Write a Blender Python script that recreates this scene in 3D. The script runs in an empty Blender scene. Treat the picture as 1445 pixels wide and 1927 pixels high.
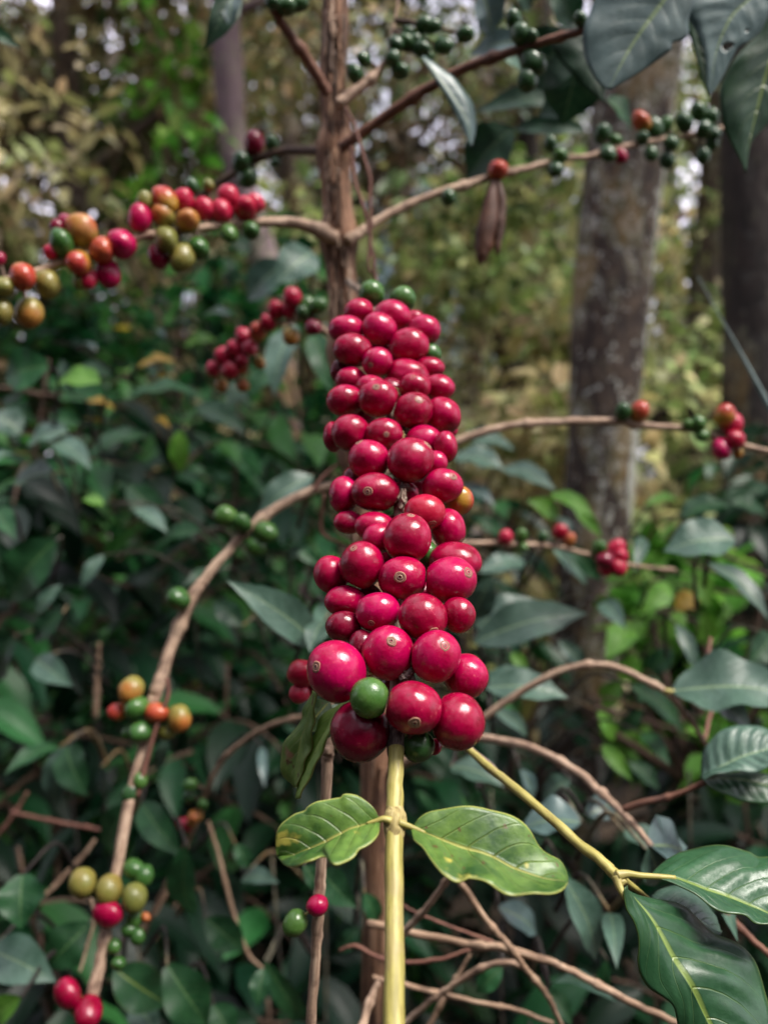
import bpy, math, random
import numpy as np
from mathutils import Vector, Matrix, noise

random.seed(11)
rng = np.random.default_rng(11)
S = bpy.context.scene
COL = S.collection
R = math.radians

# ------------------------------------------------------------------ camera
W, H, F = 1445.0, 1927.0, 1669.0          # photo pixels and focal length in pixels
PITCH = R(-3.0)
CAM = Vector((0, 0, 1.40))
RIGHT = Vector((1, 0, 0))
FWD = Vector((0, math.cos(PITCH), math.sin(PITCH)))
UP = Vector((0, -math.sin(PITCH), math.cos(PITCH)))


def P(x, y, d):
    return CAM + RIGHT * ((x - W / 2) / F * d) - UP * ((y - H / 2) / F * d) + FWD * d


cd = bpy.data.cameras.new('camera')
cam = bpy.data.objects.new('camera', cd)
COL.objects.link(cam)
cam.location = CAM
cam.rotation_euler = (math.pi / 2 + PITCH, 0, 0)
cd.sensor_fit = 'VERTICAL'
cd.sensor_height = 36
cd.lens = 36 * F / H
cd.clip_start = 0.01
cd.clip_end = 2000
cd.dof.use_dof = True
cd.dof.focus_distance = 0.266
cd.dof.aperture_fstop = cd.lens / 3.4       # a 3.4 mm wide aperture
S.camera = cam

# ------------------------------------------------------------------ light
sun_dir = Vector((0.46, -0.16, 0.87)).normalized()
sl = bpy.data.lights.new('sun', 'SUN')
sl.energy = 5.0
sl.angle = R(28)
sl.color = (1.0, 0.95, 0.88)
so = bpy.data.objects.new('sun', sl)
COL.objects.link(so)
so.rotation_euler = sun_dir.to_track_quat('Z', 'Y').to_euler()
so.location = (3, -2, 8)

world = bpy.data.worlds.new('World')
S.world = world
world.use_nodes = True
wn = world.node_tree
bgn = wn.nodes['Background']
sky = wn.nodes.new('ShaderNodeTexSky')
sky.sky_type = 'NISHITA'
sky.sun_disc = False
sky.sun_elevation = math.asin(sun_dir.z)
sky.sun_rotation = math.atan2(sun_dir.x, sun_dir.y)
sky.air_density = 1.0
sky.dust_density = 4.0
sky.ozone_density = 1.0
# broken pale cloud over the blue
wtc = wn.nodes.new('ShaderNodeTexCoord')
wno = wn.nodes.new('ShaderNodeTexNoise')
wno.inputs['Scale'].default_value = 2.2
wno.inputs['Detail'].default_value = 6
wn.links.new(wtc.outputs['Generated'], wno.inputs['Vector'])
wra = wn.nodes.new('ShaderNodeValToRGB')
wra.color_ramp.elements[0].position = 0.42
wra.color_ramp.elements[1].position = 0.56
wn.links.new(wno.outputs['Fac'], wra.inputs[0])
wmx = wn.nodes.new('ShaderNodeMix')
wmx.data_type = 'RGBA'
wn.links.new(wra.outputs[0], wmx.inputs[0])
wn.links.new(sky.outputs[0], wmx.inputs[6])
wmx.inputs[7].default_value = (23.0, 21.8, 25.5, 1)
wn.links.new(wmx.outputs[2], bgn.inputs[0])
bgn.inputs[1].default_value = 0.05

S.view_settings.view_transform = 'Standard'
S.view_settings.look = 'None'
S.view_settings.gamma = 1
S.view_settings.exposure = 1.0
S.render.engine = 'CYCLES'
S.cycles.use_denoising = True
try:
    S.cycles.denoiser = 'OPENIMAGEDENOISE'
except Exception:
    pass
S.cycles.max_bounces = 6
S.cycles.diffuse_bounces = 3
S.cycles.glossy_bounces = 3
S.cycles.transmission_bounces = 3
S.cycles.transparent_max_bounces = 4
S.cycles.sample_clamp_indirect = 6
S.cycles.caustics_reflective = False
S.cycles.caustics_refractive = False


# ------------------------------------------------------------------ node helpers
class NT:
    def __init__(self, name):
        self.m = bpy.data.materials.new(name)
        self.m.use_nodes = True
        self.t = self.m.node_tree
        self.b = self.t.nodes['Principled BSDF']
        self.out = self.t.nodes['Material Output']

    def n(self, typ, **kw):
        nd = self.t.nodes.new(typ)
        for k, v in kw.items():
            setattr(nd, k, v)
        return nd

    def l(self, a, b):
        self.t.links.new(a, b)

    def put(self, v, sock):
        if isinstance(v, (int, float)):
            sock.default_value = v
        elif isinstance(v, (tuple, list)):
            sock.default_value = tuple(v) if len(v) == len(sock.default_value) else (*v, 1)
        else:
            self.l(v, sock)

    def math(self, op, a, b=None, c=None, clamp=False):
        nd = self.n('ShaderNodeMath', operation=op, use_clamp=clamp)
        for i, v in enumerate((a, b, c)):
            if v is not None:
                self.put(v, nd.inputs[i])
        return nd.outputs[0]

    def noise(self, vec, scale, detail=3, rough=0.55, dist=0.0):
        nd = self.n('ShaderNodeTexNoise')
        if vec is not None:
            self.l(vec, nd.inputs['Vector'])
        nd.inputs['Scale'].default_value = scale
        nd.inputs['Detail'].default_value = detail
        nd.inputs['Roughness'].default_value = rough
        nd.inputs['Distortion'].default_value = dist
        return nd.outputs['Fac']

    def ramp(self, fac, stops, interp='LINEAR'):
        nd = self.n('ShaderNodeValToRGB')
        cr = nd.color_ramp
        cr.interpolation = interp
        while len(cr.elements) < len(stops):
            cr.elements.new(0.5)
        for e, (p, c) in zip(cr.elements, stops):
            e.position = p
            e.color = (*c, 1) if isinstance(c, (tuple, list)) else (c, c, c, 1)
        self.l(fac, nd.inputs[0])
        return nd.outputs[0]

    def mix(self, fac, a, b, blend='MIX'):
        nd = self.n('ShaderNodeMix', data_type='RGBA', blend_type=blend)
        self.put(fac, nd.inputs[0])
        self.put(a, nd.inputs[6])
        self.put(b, nd.inputs[7])
        return nd.outputs[2]

    def scaled(self, vec, s):
        nd = self.n('ShaderNodeMapping')
        self.l(vec, nd.inputs[0])
        nd.inputs['Scale'].default_value = s
        return nd.outputs[0]

    def bump(self, h, strength, dist):
        nd = self.n('ShaderNodeBump')
        self.l(h, nd.inputs['Height'])
        nd.inputs['Strength'].default_value = strength
        nd.inputs['Distance'].default_value = dist
        self.l(nd.outputs[0], self.b.inputs['Normal'])
        return nd.outputs[0]

    def set(self, **kw):
        for k, v in kw.items():
            self.put(v, self.b.inputs[k.replace('_', ' ')])

    def translucent(self, col, fac):
        tr = self.n('ShaderNodeBsdfTranslucent')
        self.put(col, tr.inputs[0])
        mx = self.n('ShaderNodeMixShader')
        self.put(fac, mx.inputs[0])
        self.l(self.b.outputs[0], mx.inputs[1])
        self.l(tr.outputs[0], mx.inputs[2])
        self.l(mx.outputs[0], self.out.inputs[0])


def objcoord(t):
    return t.n('ShaderNodeTexCoord').outputs['Object']


def geopos(t):
    return t.n('ShaderNodeNewGeometry').outputs['Position']


def cherry_mat(name, c0, c1, c2, rough=0.26, speck=(0.6, 0.12, 0.14), grad=None, sss=0.0):
    """c0..c2: patchy skin colours; grad: colour that comes in towards the stalk end (uv.v)."""
    t = NT(name)
    gp = geopos(t)
    rnd = t.n('ShaderNodeObjectInfo').outputs['Random']
    f = t.noise(gp, 120, 3, 0.6)
    f = t.math('ADD', t.math('MULTIPLY', f, 0.8), t.math('MULTIPLY', rnd, 0.35))
    c = t.ramp(f, [(0.25, c0), (0.55, c1), (0.85, c2)])
    if grad is not None:
        uv = t.n('ShaderNodeUVMap').outputs[0]
        sp = t.n('ShaderNodeSeparateXYZ')
        t.l(uv, sp.inputs[0])
        g = t.math('ADD', sp.outputs[1], t.math('MULTIPLY', t.math('SUBTRACT', t.noise(gp, 90, 4, 0.6), 0.5), 0.9))
        g = t.math('ADD', g, t.math('MULTIPLY', t.math('SUBTRACT', rnd, 0.5), 0.45))
        k = t.ramp(g, [(0.18, 1.0), (0.62, 0.0)])
        c = t.mix(k, c, grad)
    sp1 = t.noise(gp, 900, 2, 0.5)
    k = t.ramp(sp1, [(0.66, 0.0), (0.74, 0.7)])
    c = t.mix(t.math('MULTIPLY', k, 0.45), c, speck)
    big = t.noise(gp, 260, 5, 0.7)
    k2 = t.ramp(big, [(0.62, 0.0), (0.75, 1.0)])
    c = t.mix(t.math('MULTIPLY', k2, 0.30), c, (0.06, 0.012, 0.012))
    ro = t.math('ADD', t.math('MULTIPLY', t.noise(gp, 190, 5, 0.7), 0.34), rough - 0.19)
    t.set(Base_Color=c, Roughness=ro, Subsurface_Weight=sss)
    t.b.inputs['Subsurface Radius'].default_value = (0.0022, 0.0006, 0.0006)
    t.b.inputs['Subsurface Scale'].default_value = 1.0
    t.b.inputs['Specular IOR Level'].default_value = 0.44
    h = t.math('ADD', t.noise(gp, 600, 4, 0.6), t.math('MULTIPLY', t.noise(gp, 200, 2), 1.2))
    t.bump(h, 0.30, 0.0005)
    return t.m


M = {}
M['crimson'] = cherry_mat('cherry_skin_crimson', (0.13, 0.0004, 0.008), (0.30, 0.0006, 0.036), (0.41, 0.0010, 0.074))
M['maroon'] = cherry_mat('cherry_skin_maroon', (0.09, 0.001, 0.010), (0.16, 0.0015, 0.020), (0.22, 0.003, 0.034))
M['blush'] = cherry_mat('cherry_skin_blush', (0.33, 0.02, 0.025), (0.35, 0.04, 0.025), (0.38, 0.08, 0.025),
                        speck=(0.5, 0.25, 0.1), grad=(0.34, 0.19, 0.025))
M['scarlet'] = cherry_mat('cherry_skin_scarlet', (0.30, 0.003, 0.016), (0.38, 0.005, 0.038), (0.43, 0.018, 0.05), rough=0.33)
M['amber'] = cherry_mat('cherry_skin_amber', (0.38, 0.10, 0.022), (0.34, 0.16, 0.03), (0.36, 0.05, 0.03),
                        speck=(0.42, 0.3, 0.12), grad=(0.20, 0.17, 0.035), rough=0.38)
M['olive'] = cherry_mat('cherry_skin_olive', (0.10, 0.115, 0.025), (0.15, 0.15, 0.03), (0.21, 0.15, 0.035),
                        speck=(0.4, 0.38, 0.14), rough=0.36)
M['green'] = cherry_mat('cherry_skin_green', (0.022, 0.070, 0.016), (0.036, 0.105, 0.020), (0.07, 0.15, 0.03),
                        speck=(0.22, 0.4, 0.14), rough=0.28)
M['deepgreen'] = cherry_mat('cherry_skin_deep_green', (0.012, 0.042, 0.014), (0.02, 0.06, 0.018), (0.032, 0.085, 0.022),
                            speck=(0.12, 0.26, 0.1), rough=0.28)

# scar at the end of a cherry
t = NT('calyx_scar')
uv = t.n('ShaderNodeUVMap').outputs[0]
sp = t.n('ShaderNodeSeparateXYZ')
t.l(uv, sp.inputs[0])
gp = geopos(t)
rr = t.math('ADD', sp.outputs[0], t.math('MULTIPLY', t.math('SUBTRACT', t.noise(gp, 1100, 3, 0.6), 0.5), 0.24))
c = t.ramp(rr, [(0.0, (0.006, 0.004, 0.004)), (0.24, (0.015, 0.008, 0.008)), (0.30, (0.40, 0.25, 0.17)), (0.38, (0.30, 0.14, 0.10)),
                (0.47, (0.03, 0.008, 0.010)), (0.60, (0.34, 0.16, 0.11)), (0.74, (0.08, 0.015, 0.018)), (0.84, (0.38, 0.20, 0.12)), (1.0, (0.22, 0.01, 0.04))])
t.set(Base_Color=c, Roughness=0.7)
t.bump(t.noise(gp, 1500, 3), 0.4, 0.0003)
M['scar'] = t.m
t = NT('calyx_scar_green')
uv = t.n('ShaderNodeUVMap').outputs[0]
sp = t.n('ShaderNodeSeparateXYZ')
t.l(uv, sp.inputs[0])
c = t.ramp(sp.outputs[0], [(0.0, (0.01, 0.012, 0.006)), (0.3, (0.03, 0.035, 0.012)), (0.42, (0.10, 0.16, 0.04)), (0.6, (0.02, 0.05, 0.012)),
                           (0.8, (0.08, 0.16, 0.04)), (1.0, (0.03, 0.11, 0.02))])
t.set(Base_Color=c, Roughness=0.5)
M['scar_green'] = t.m


def wood_mat(name, dark, mid, light, along=14, around=70, rough=0.75, bump=0.5, bdist=0.0012, blotch=None, flecks=None):
    """bark with fibres running along the limb: uv.x goes round (metres), uv.y along (metres)."""
    t = NT(name)
    uv = t.n('ShaderNodeUVMap').outputs[0]
    gp = geopos(t)
    fib = t.noise(t.scaled(uv, (around, along, 1)), 1.0, 5, 0.65, 0.6)
    fine = t.noise(t.scaled(uv, (around * 4, along * 3, 1)), 1.0, 4, 0.7)
    f = t.math('ADD', t.math('MULTIPLY', fib, 0.7), t.math('MULTIPLY', fine, 0.3))
    c = t.ramp(f, [(0.39, dark), (0.5, mid), (0.61, light)])
    if blotch:
        k = t.ramp(t.noise(gp, blotch[0], 4, 0.6), [(0.52, 0.0), (0.62, 1.0)])
        c = t.mix(t.math('MULTIPLY', k, blotch[2]), c, blotch[1])
    if flecks:
        k = t.ramp(t.noise(t.scaled(uv, (900, 260, 1)), 1.0, 3, 0.6), [(0.66, 0.0), (0.71, 1.0)])
        c = t.mix(t.math('MULTIPLY', k, 0.75), c, flecks)
        k = t.ramp(t.noise(t.scaled(uv, (260, 55, 1)), 1.0, 4, 0.65), [(0.60, 0.0), (0.68, 1.0)])
        c = t.mix(t.math('MULTIPLY', k, 0.55), c, flecks)
    t.set(Base_Color=c, Roughness=rough)
    t.bump(f, bump, bdist)
    return t.m


M['trunk'] = wood_mat('coffee_trunk_bark', (0.03, 0.013, 0.008), (0.27, 0.135, 0.075), (0.58, 0.35, 0.22), along=14, around=260, bump=0.9, bdist=0.004,
                      blotch=(60, (0.09, 0.05, 0.04), 0.55))
M['branch'] = wood_mat('branch_bark', (0.16, 0.095, 0.06), (0.36, 0.24, 0.165), (0.54, 0.40, 0.29), along=40, around=500, bump=0.5, bdist=0.001,
                       blotch=(130, (0.12, 0.07, 0.05), 0.55))
M['redbranch'] = wood_mat('red_branch_bark', (0.06, 0.024, 0.014), (0.15, 0.06, 0.035), (0.24, 0.12, 0.075), along=40, around=400, blotch=(90, (0.06, 0.03, 0.025), 0.5))
M['darkbranch'] = wood_mat('dark_branch_bark', (0.03, 0.018, 0.012), (0.09, 0.05, 0.03), (0.16, 0.1, 0.065), along=40, around=400)
M['twig'] = wood_mat('dry_twig_bark', (0.13, 0.075, 0.045), (0.30, 0.19, 0.12), (0.46, 0.33, 0.23), along=50, around=500, blotch=(140, (0.08, 0.045, 0.03), 0.5))
M['redtwig'] = wood_mat('reddish_twig_bark', (0.08, 0.03, 0.02), (0.17, 0.07, 0.05), (0.25, 0.12, 0.08), along=50, around=500)
M['greenstem'] = wood_mat('green_stem_skin', (0.22, 0.19, 0.045), (0.34, 0.295, 0.075), (0.44, 0.385, 0.13), along=60, around=700, rough=0.5, bump=0.25, bdist=0.0004,
                          blotch=(110, (0.30, 0.23, 0.10), 0.5), flecks=(0.15, 0.08, 0.035))
M['oldnode'] = wood_mat('stem_node_bark', (0.035, 0.022, 0.022), (0.10, 0.065, 0.06), (0.30, 0.22, 0.19), along=200, around=600, bump=0.8, bdist=0.001)
M['tannode'] = wood_mat('tan_node_bark', (0.14, 0.10, 0.03), (0.34, 0.27, 0.10), (0.46, 0.38, 0.17), along=200, around=600, bump=0.8, bdist=0.001)
M['stemwood'] = wood_mat('fruiting_wood', (0.09, 0.06, 0.045), (0.22, 0.16, 0.12), (0.40, 0.32, 0.25), along=80, around=500)


def big_bark(name, base, lichen, moss, scale=9.0, side=False):
    t = NT(name)
    gp = geopos(t)
    st = t.scaled(gp, (1, 1, 0.45))
    f = t.noise(st, scale * 4, 6, 0.65, 0.4)
    c = t.ramp(f, [(0.32, base[0]), (0.5, base[1]), (0.68, base[2])])
    k = t.ramp(t.noise(st, scale * 0.7, 6, 0.66, 0.3), [(0.50, 0.0), (0.56, 1.0)])
    c = t.mix(t.math('MULTIPLY', k, 0.72), c, t.ramp(t.noise(gp, scale * 4, 4), [(0.38, moss), (0.50, (0.20, 0.19, 0.12)), (0.62, lichen)]))
    k = t.ramp(t.noise(st, scale * 0.7, 5, 0.6), [(0.55, 0.0), (0.62, 1.0)])
    c = t.mix(t.math('MULTIPLY', k, 0.6), c, (0.20, 0.115, 0.03))
    k = t.ramp(t.noise(gp, scale * 3.2, 3, 0.6), [(0.60, 0.0), (0.65, 1.0)])
    c = t.mix(t.math('MULTIPLY', k, 0.85), c, lichen)
    if side:   # sunlit side painted paler into the bark colour, mottled like lichen
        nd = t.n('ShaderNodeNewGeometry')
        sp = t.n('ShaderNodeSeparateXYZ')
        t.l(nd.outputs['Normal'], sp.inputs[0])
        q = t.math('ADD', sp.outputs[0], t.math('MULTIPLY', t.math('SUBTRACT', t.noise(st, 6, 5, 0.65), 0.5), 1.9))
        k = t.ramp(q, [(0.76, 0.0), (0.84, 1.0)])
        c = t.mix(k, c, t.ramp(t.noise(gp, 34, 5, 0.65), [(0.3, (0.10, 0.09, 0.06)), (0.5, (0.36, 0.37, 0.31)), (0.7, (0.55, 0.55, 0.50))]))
    t.set(Base_Color=c, Roughness=0.85)
    t.bump(f, 0.9, 0.02)
    return t.m


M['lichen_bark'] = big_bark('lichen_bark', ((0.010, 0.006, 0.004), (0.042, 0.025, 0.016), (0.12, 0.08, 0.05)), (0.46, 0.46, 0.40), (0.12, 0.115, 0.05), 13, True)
M['mauve_bark'] = big_bark('mauve_bark', ((0.10, 0.065, 0.075), (0.16, 0.105, 0.12), (0.20, 0.14, 0.15)), (0.18, 0.13, 0.14), (0.12, 0.09, 0.09), 3)
M['brown_bark'] = big_bark('brown_bark', ((0.03, 0.018, 0.012), (0.07, 0.045, 0.032), (0.14, 0.10, 0.075)), (0.2, 0.18, 0.14), (0.09, 0.08, 0.045), 7)
M['dark_bark'] = big_bark('dark_bark', ((0.010, 0.007, 0.006), (0.022, 0.015, 0.012), (0.045, 0.03, 0.025)), (0.05, 0.045, 0.04), (0.03, 0.03, 0.018), 6)


def leaf_mat(name, dark, light, rib, rough=0.38, nv=9.0, slant=2.2, trans=0.22, rim=None, spots=None, vein_w=0.10, veinmix=0.4, spec=0.5, sheen=None, bumpk=1.0):
    """uv.x across the blade (0.5 on the midrib), uv.y from the stalk to the tip."""
    t = NT(name)
    uv = t.n('ShaderNodeUVMap').outputs[0]
    sp = t.n('ShaderNodeSeparateXYZ')
    t.l(uv, sp.inputs[0])
    gp = geopos(t)
    a = t.math('MULTIPLY', t.math('ABSOLUTE', t.math('SUBTRACT', sp.outputs[0], 0.5)), 2.0)   # 0 midrib .. 1 edge
    wob = t.math('MULTIPLY', t.math('SUBTRACT', t.noise(gp, 60, 2), 0.5), 0.35)
    ph = t.math('ADD', t.math('SUBTRACT', t.math('MULTIPLY', sp.outputs[1], nv), t.math('MULTIPLY', t.math('POWER', a, 1.3), slant)), wob)
    fr = t.math('ABSOLUTE', t.math('SUBTRACT', t.math('FRACT', ph), 0.5))      # 0.5 .. 0 .. ; vein where fr near 0
    vein = t.math('SUBTRACT', 1.0, t.math('DIVIDE', fr, vein_w), clamp=True)
    vein = t.math('MULTIPLY', vein, t.math('SUBTRACT', 1.05, a, clamp=True))
    ribk = t.math('SUBTRACT', 1.0, t.math('DIVIDE', a, t.math('ADD', 0.075, t.math('MULTIPLY', sp.outputs[1], -0.045))), clamp=True)
    ribk = t.math('POWER', ribk, 0.5)
    f = t.noise(gp, 62, 6, 0.68)
    f2 = t.noise(gp, 420, 3, 0.6)
    ff = t.math('ADD', t.math('MULTIPLY', f, 0.72), t.math('MULTIPLY', f2, 0.28))
    c = t.ramp(ff, [(0.37, dark), (0.63, light)])
    rnd = t.n('ShaderNodeObjectInfo').outputs['Random']
    hsv = t.n('ShaderNodeHueSaturation')
    t.l(c, hsv.inputs['Color'])
    t.l(t.math('ADD', 0.75, t.math('MULTIPLY', rnd, 0.5)), hsv.inputs['Value'])
    c = hsv.outputs[0]
    c = t.mix(t.math('MULTIPLY', vein, veinmix), c, rib)
    if spots:
        k = t.ramp(t.noise(gp, spots[0], 3, 0.5), [(spots[1], 0.0), (spots[1] + 0.05, 1.0)])
        c = t.mix(k, c, spots[2])
        k = t.ramp(t.noise(gp, spots[0] * 2.7, 2, 0.5), [(spots[1] + 0.05, 0.0), (spots[1] + 0.08, 1.0)])
        c = t.mix(t.math('MULTIPLY', k, 0.8), c, (0.09, 0.03, 0.012))
    if rim:
        k = t.math('GREATER_THAN', a, 0.972)
        c = t.mix(t.math('MULTIPLY', k, 0.75), c, rim)
    c = t.mix(ribk, c, rib)
    ro = t.math('ADD', rough - 0.16, t.math('MULTIPLY', t.noise(gp, 130, 5, 0.7), 0.34))
    t.set(Base_Color=c, Roughness=ro)
    t.b.inputs['Specular IOR Level'].default_value = spec
    h = t.math('SUBTRACT', t.math('MULTIPLY', t.noise(gp, 500, 4, 0.6), 0.35), t.math('ADD', vein, ribk))
    t.bump(h, 0.35 * bumpk, 0.0008)
    t.translucent(c, trans)
    return t.m


M['leaf_sun'] = leaf_mat('young_leaf', (0.012, 0.050, 0.008), (0.090, 0.165, 0.026), (0.34, 0.34, 0.09), rough=0.42, nv=6.5, slant=1.7, trans=0.16, spec=0.55, bumpk=1.6,
                         rim=(0.36, 0.38, 0.09), spots=(120, 0.635, (0.36, 0.33, 0.06)), vein_w=0.06, veinmix=0.26)
M['leaf_old'] = leaf_mat('browned_leaf', (0.12, 0.24, 0.045), (0.26, 0.37, 0.09), (0.36, 0.40, 0.14), rough=0.4, nv=7, trans=0.42,
                         rim=(0.2, 0.16, 0.05), spots=(70, 0.62, (0.30, 0.17, 0.10)))
M['leaf_gloss'] = leaf_mat('glossy_leaf', (0.012, 0.052, 0.020), (0.028, 0.092, 0.036), (0.17, 0.24, 0.05), rough=0.34, nv=7, slant=2.4, trans=0.1,
                           rim=(0.07, 0.12, 0.03), vein_w=0.05, veinmix=0.3)
M['leaf_grey'] = leaf_mat('pale_leaf', (0.034, 0.080, 0.054), (0.085, 0.155, 0.115), (0.19, 0.28, 0.15), rough=0.40, nv=8, trans=0.12, vein_w=0.12, veinmix=0.10, spec=0.5)  # grey-green, with grey sky sheen put into the base colour
M['leaf_blue'] = leaf_mat('blue_grey_leaf', (0.042, 0.080, 0.074), (0.085, 0.14, 0.135), (0.18, 0.26, 0.10), rough=0.38, nv=9, trans=0.12, spec=0.6, veinmix=0.07, bumpk=0.5,
                          spots=(48, 0.70, (0.3, 0.22, 0.16)))  # bluish sky sheen carried by the base colour
M['leaf_mid'] = leaf_mat('green_leaf', (0.009, 0.052, 0.018), (0.025, 0.105, 0.034), (0.08, 0.17, 0.055), rough=0.46, spec=0.4, nv=8, trans=0.25)
M['leaf_dark'] = leaf_mat('dark_leaf', (0.006, 0.030, 0.013), (0.015, 0.060, 0.024), (0.05, 0.10, 0.04), rough=0.45, nv=8, trans=0.15, spec=0.35)
M['leaf_bright'] = leaf_mat('bright_leaf', (0.08, 0.25, 0.025), (0.18, 0.42, 0.05), (0.26, 0.45, 0.1), rough=0.45, nv=8, trans=0.4)
M['leaf_yellow'] = leaf_mat('yellowed_leaf', (0.28, 0.15, 0.015), (0.42, 0.28, 0.03), (0.4, 0.3, 0.1), rough=0.5, nv=8, trans=0.3)
M['leaf_dry'] = leaf_mat('withered_leaf', (0.05, 0.018, 0.010), (0.13, 0.05, 0.025), (0.2, 0.1, 0.05), rough=0.6, nv=9, trans=0.15)

# many leaves in one crown: colour per leaf sits in the vertex attribute 'tint'
def bulk_mat(name, trans, rough, spec=0.5):
    t = NT(name)
    at = t.n('ShaderNodeAttribute', attribute_name='tint')
    gp = geopos(t)
    f = t.noise(gp, 24, 3, 0.6)
    hsv = t.n('ShaderNodeHueSaturation')
    t.l(at.outputs['Color'], hsv.inputs['Color'])
    t.l(t.math('ADD', 0.6, t.math('MULTIPLY', f, 0.8)), hsv.inputs['Value'])
    c = hsv.outputs[0]
    t.set(Base_Color=c, Roughness=rough)
    t.b.inputs['Specular IOR Level'].default_value = spec
    t.translucent(c, trans)
    return t.m


M['bulk'] = bulk_mat('shrub_leaves', 0.25, 0.46, 0.35)
M['bulk_tree'] = bulk_mat('tree_leaves', 0.35, 0.45)
M['bulk_bush'] = bulk_mat('bush_leaves', 0.42, 0.5, 0.3)

t = NT('forest_floor')
gp = geopos(t)
f = t.noise(gp, 16, 7, 0.7)
v = t.n('ShaderNodeTexVoronoi')
t.l(gp, v.inputs['Vector'])
v.inputs['Scale'].default_value = 14
c = t.ramp(f, [(0.3, (0.012, 0.009, 0.007)), (0.5, (0.04, 0.027, 0.018)), (0.7, (0.09, 0.06, 0.035))])
c = t.mix(0.4, c, t.ramp(v.outputs['Color'], [(0.2, (0.02, 0.015, 0.01)), (0.8, (0.12, 0.075, 0.04))]))
t.set(Base_Color=c, Roughness=0.95)
t.bump(f, 0.8, 0.05)
M['soil'] = t.m


# ------------------------------------------------------------------ object helpers
def tag(o, label, cat, group=None, kind=None):
    if label:
        o['label'] = label
    if cat:
        o['category'] = cat
    if group:
        o['group'] = group
    if kind:
        o['kind'] = kind
    return o


def thing(name, loc, label, cat, group=None):
    o = bpy.data.objects.new(name, None)
    o.empty_display_size = 0.02
    COL.objects.link(o)
    o.location = loc
    return tag(o, label, cat, group)


def adopt(o, parent):
    """parent a part keeping where it stands (no rotation or scale on parents, origins only)"""
    if parent is not None:
        w = Vector((0, 0, 0))
        p = parent
        while p is not None:
            w += p.location
            p = p.parent
        o.parent = parent
        o.location = o.location - w
    return o


class MB:
    def __init__(self):
        self.v, self.f, self.uv = [], [], []

    def build(self, name, mat, parent=None, smooth=True, origin=None):
        org = Vector(origin) if origin is not None else (self.v[0].copy() if self.v else Vector((0, 0, 0)))
        me = bpy.data.meshes.new(name)
        me.from_pydata([tuple(p - org) for p in self.v], [], self.f)
        if self.uv:
            li = np.empty(len(me.loops), dtype=np.int32)
            me.loops.foreach_get('vertex_index', li)
            ul = me.uv_layers.new(name='UVMap')
            ul.data.foreach_set('uv', np.asarray(self.uv, dtype=np.float32)[li].ravel())
        me.polygons.foreach_set('use_smooth', np.full(len(me.polygons), smooth))
        me.materials.append(mat)
        o = bpy.data.objects.new(name, me)
        COL.objects.link(o)
        o.location = org
        return adopt(o, parent)


def catmull(pts, sub):
    """pts: list of equally long float lists; Catmull-Rom through them"""
    A = np.asarray(pts, dtype=float)
    n = len(A)
    if n < 3:
        return np.array([A[0] + (A[-1] - A[0]) * k / sub for k in range(sub + 1)])
    out = []
    for i in range(n - 1):
        p0 = A[i - 1] if i > 0 else 2 * A[0] - A[1]
        p1, p2 = A[i], A[i + 1]
        p3 = A[i + 2] if i + 2 < n else 2 * A[-1] - A[-2]
        for k in range(sub):
            u = k / sub
            out.append(0.5 * ((2 * p1) + (-p0 + p2) * u + (2 * p0 - 5 * p1 + 4 * p2 - p3) * u * u + (-p0 + 3 * p1 - 3 * p2 + p3) * u ** 3))
    out.append(A[-1])
    return np.array(out)


def tube(mb, pts, seg=10, sub=8, knots=(), rough=0.0, seed=0.0, knot_w=1.2, wander=0.0):
    """pts: [x,y,z,r]. knots: fractions of the length that swell into a node."""
    C = catmull(pts, sub)
    ps = [Vector(c[:3]) for c in C]
    rs = [max(1e-5, c[3]) for c in C]
    n = len(ps)
    L = [0.0]
    for i in range(1, n):
        L.append(L[-1] + (ps[i] - ps[i - 1]).length)
    tot = L[-1]
    if wander:
        for i in range(n):
            q = ps[i] * (0.09 / max(rs[i], 1e-4)) + Vector((seed * 3.1, seed, 7))
            ps[i] = ps[i] + noise.noise_vector(q) * rs[i] * wander
    base = len(mb.v)
    tan = (ps[1] - ps[0]).normalized()
    ref = Vector((0, 0, 1)) if abs(tan.z) < 0.9 else Vector((1, 0, 0))
    nx = tan.cross(ref).normalized()
    for i in range(n):
        if i > 0:
            tn = (ps[min(i + 1, n - 1)] - ps[i - 1]).normalized()
            ax = tan.cross(tn)
            if ax.length > 1e-9:
                nx = Matrix.Rotation(tan.angle(tn), 3, ax.normalized()) @ nx
            tan = tn
        ny = tan.cross(nx).normalized()
        r = rs[i]
        for kf in knots:
            r += rs[i] * 0.42 * math.exp(-((L[i] - kf * tot) / (rs[i] * knot_w)) ** 2)
        for k in range(seg):
            a = 2 * math.pi * k / seg
            dv = nx * math.cos(a) + ny * math.sin(a)
            rr = r
            if rough:
                rr *= 1 + rough * noise.noise(Vector((math.cos(a) * 1.6 + seed, math.sin(a) * 1.6, L[i] / rs[i] * 0.30)))
            mb.v.append(ps[i] + dv * rr)
            aa = a if k <= seg / 2 else 2 * math.pi - a
            mb.uv.append((aa * rs[i], L[i] + seed))
    for i in range(n - 1):
        for k in range(seg):
            a0 = base + i * seg + k
            a1 = base + i * seg + (k + 1) % seg
            mb.f.append((a0, a1, a1 + seg, a0 + seg))
    mb.f.append(tuple(base + k for k in range(seg))[::-1])
    mb.f.append(tuple(base + (n - 1) * seg + k for k in range(seg)))
    return ps, rs


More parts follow.
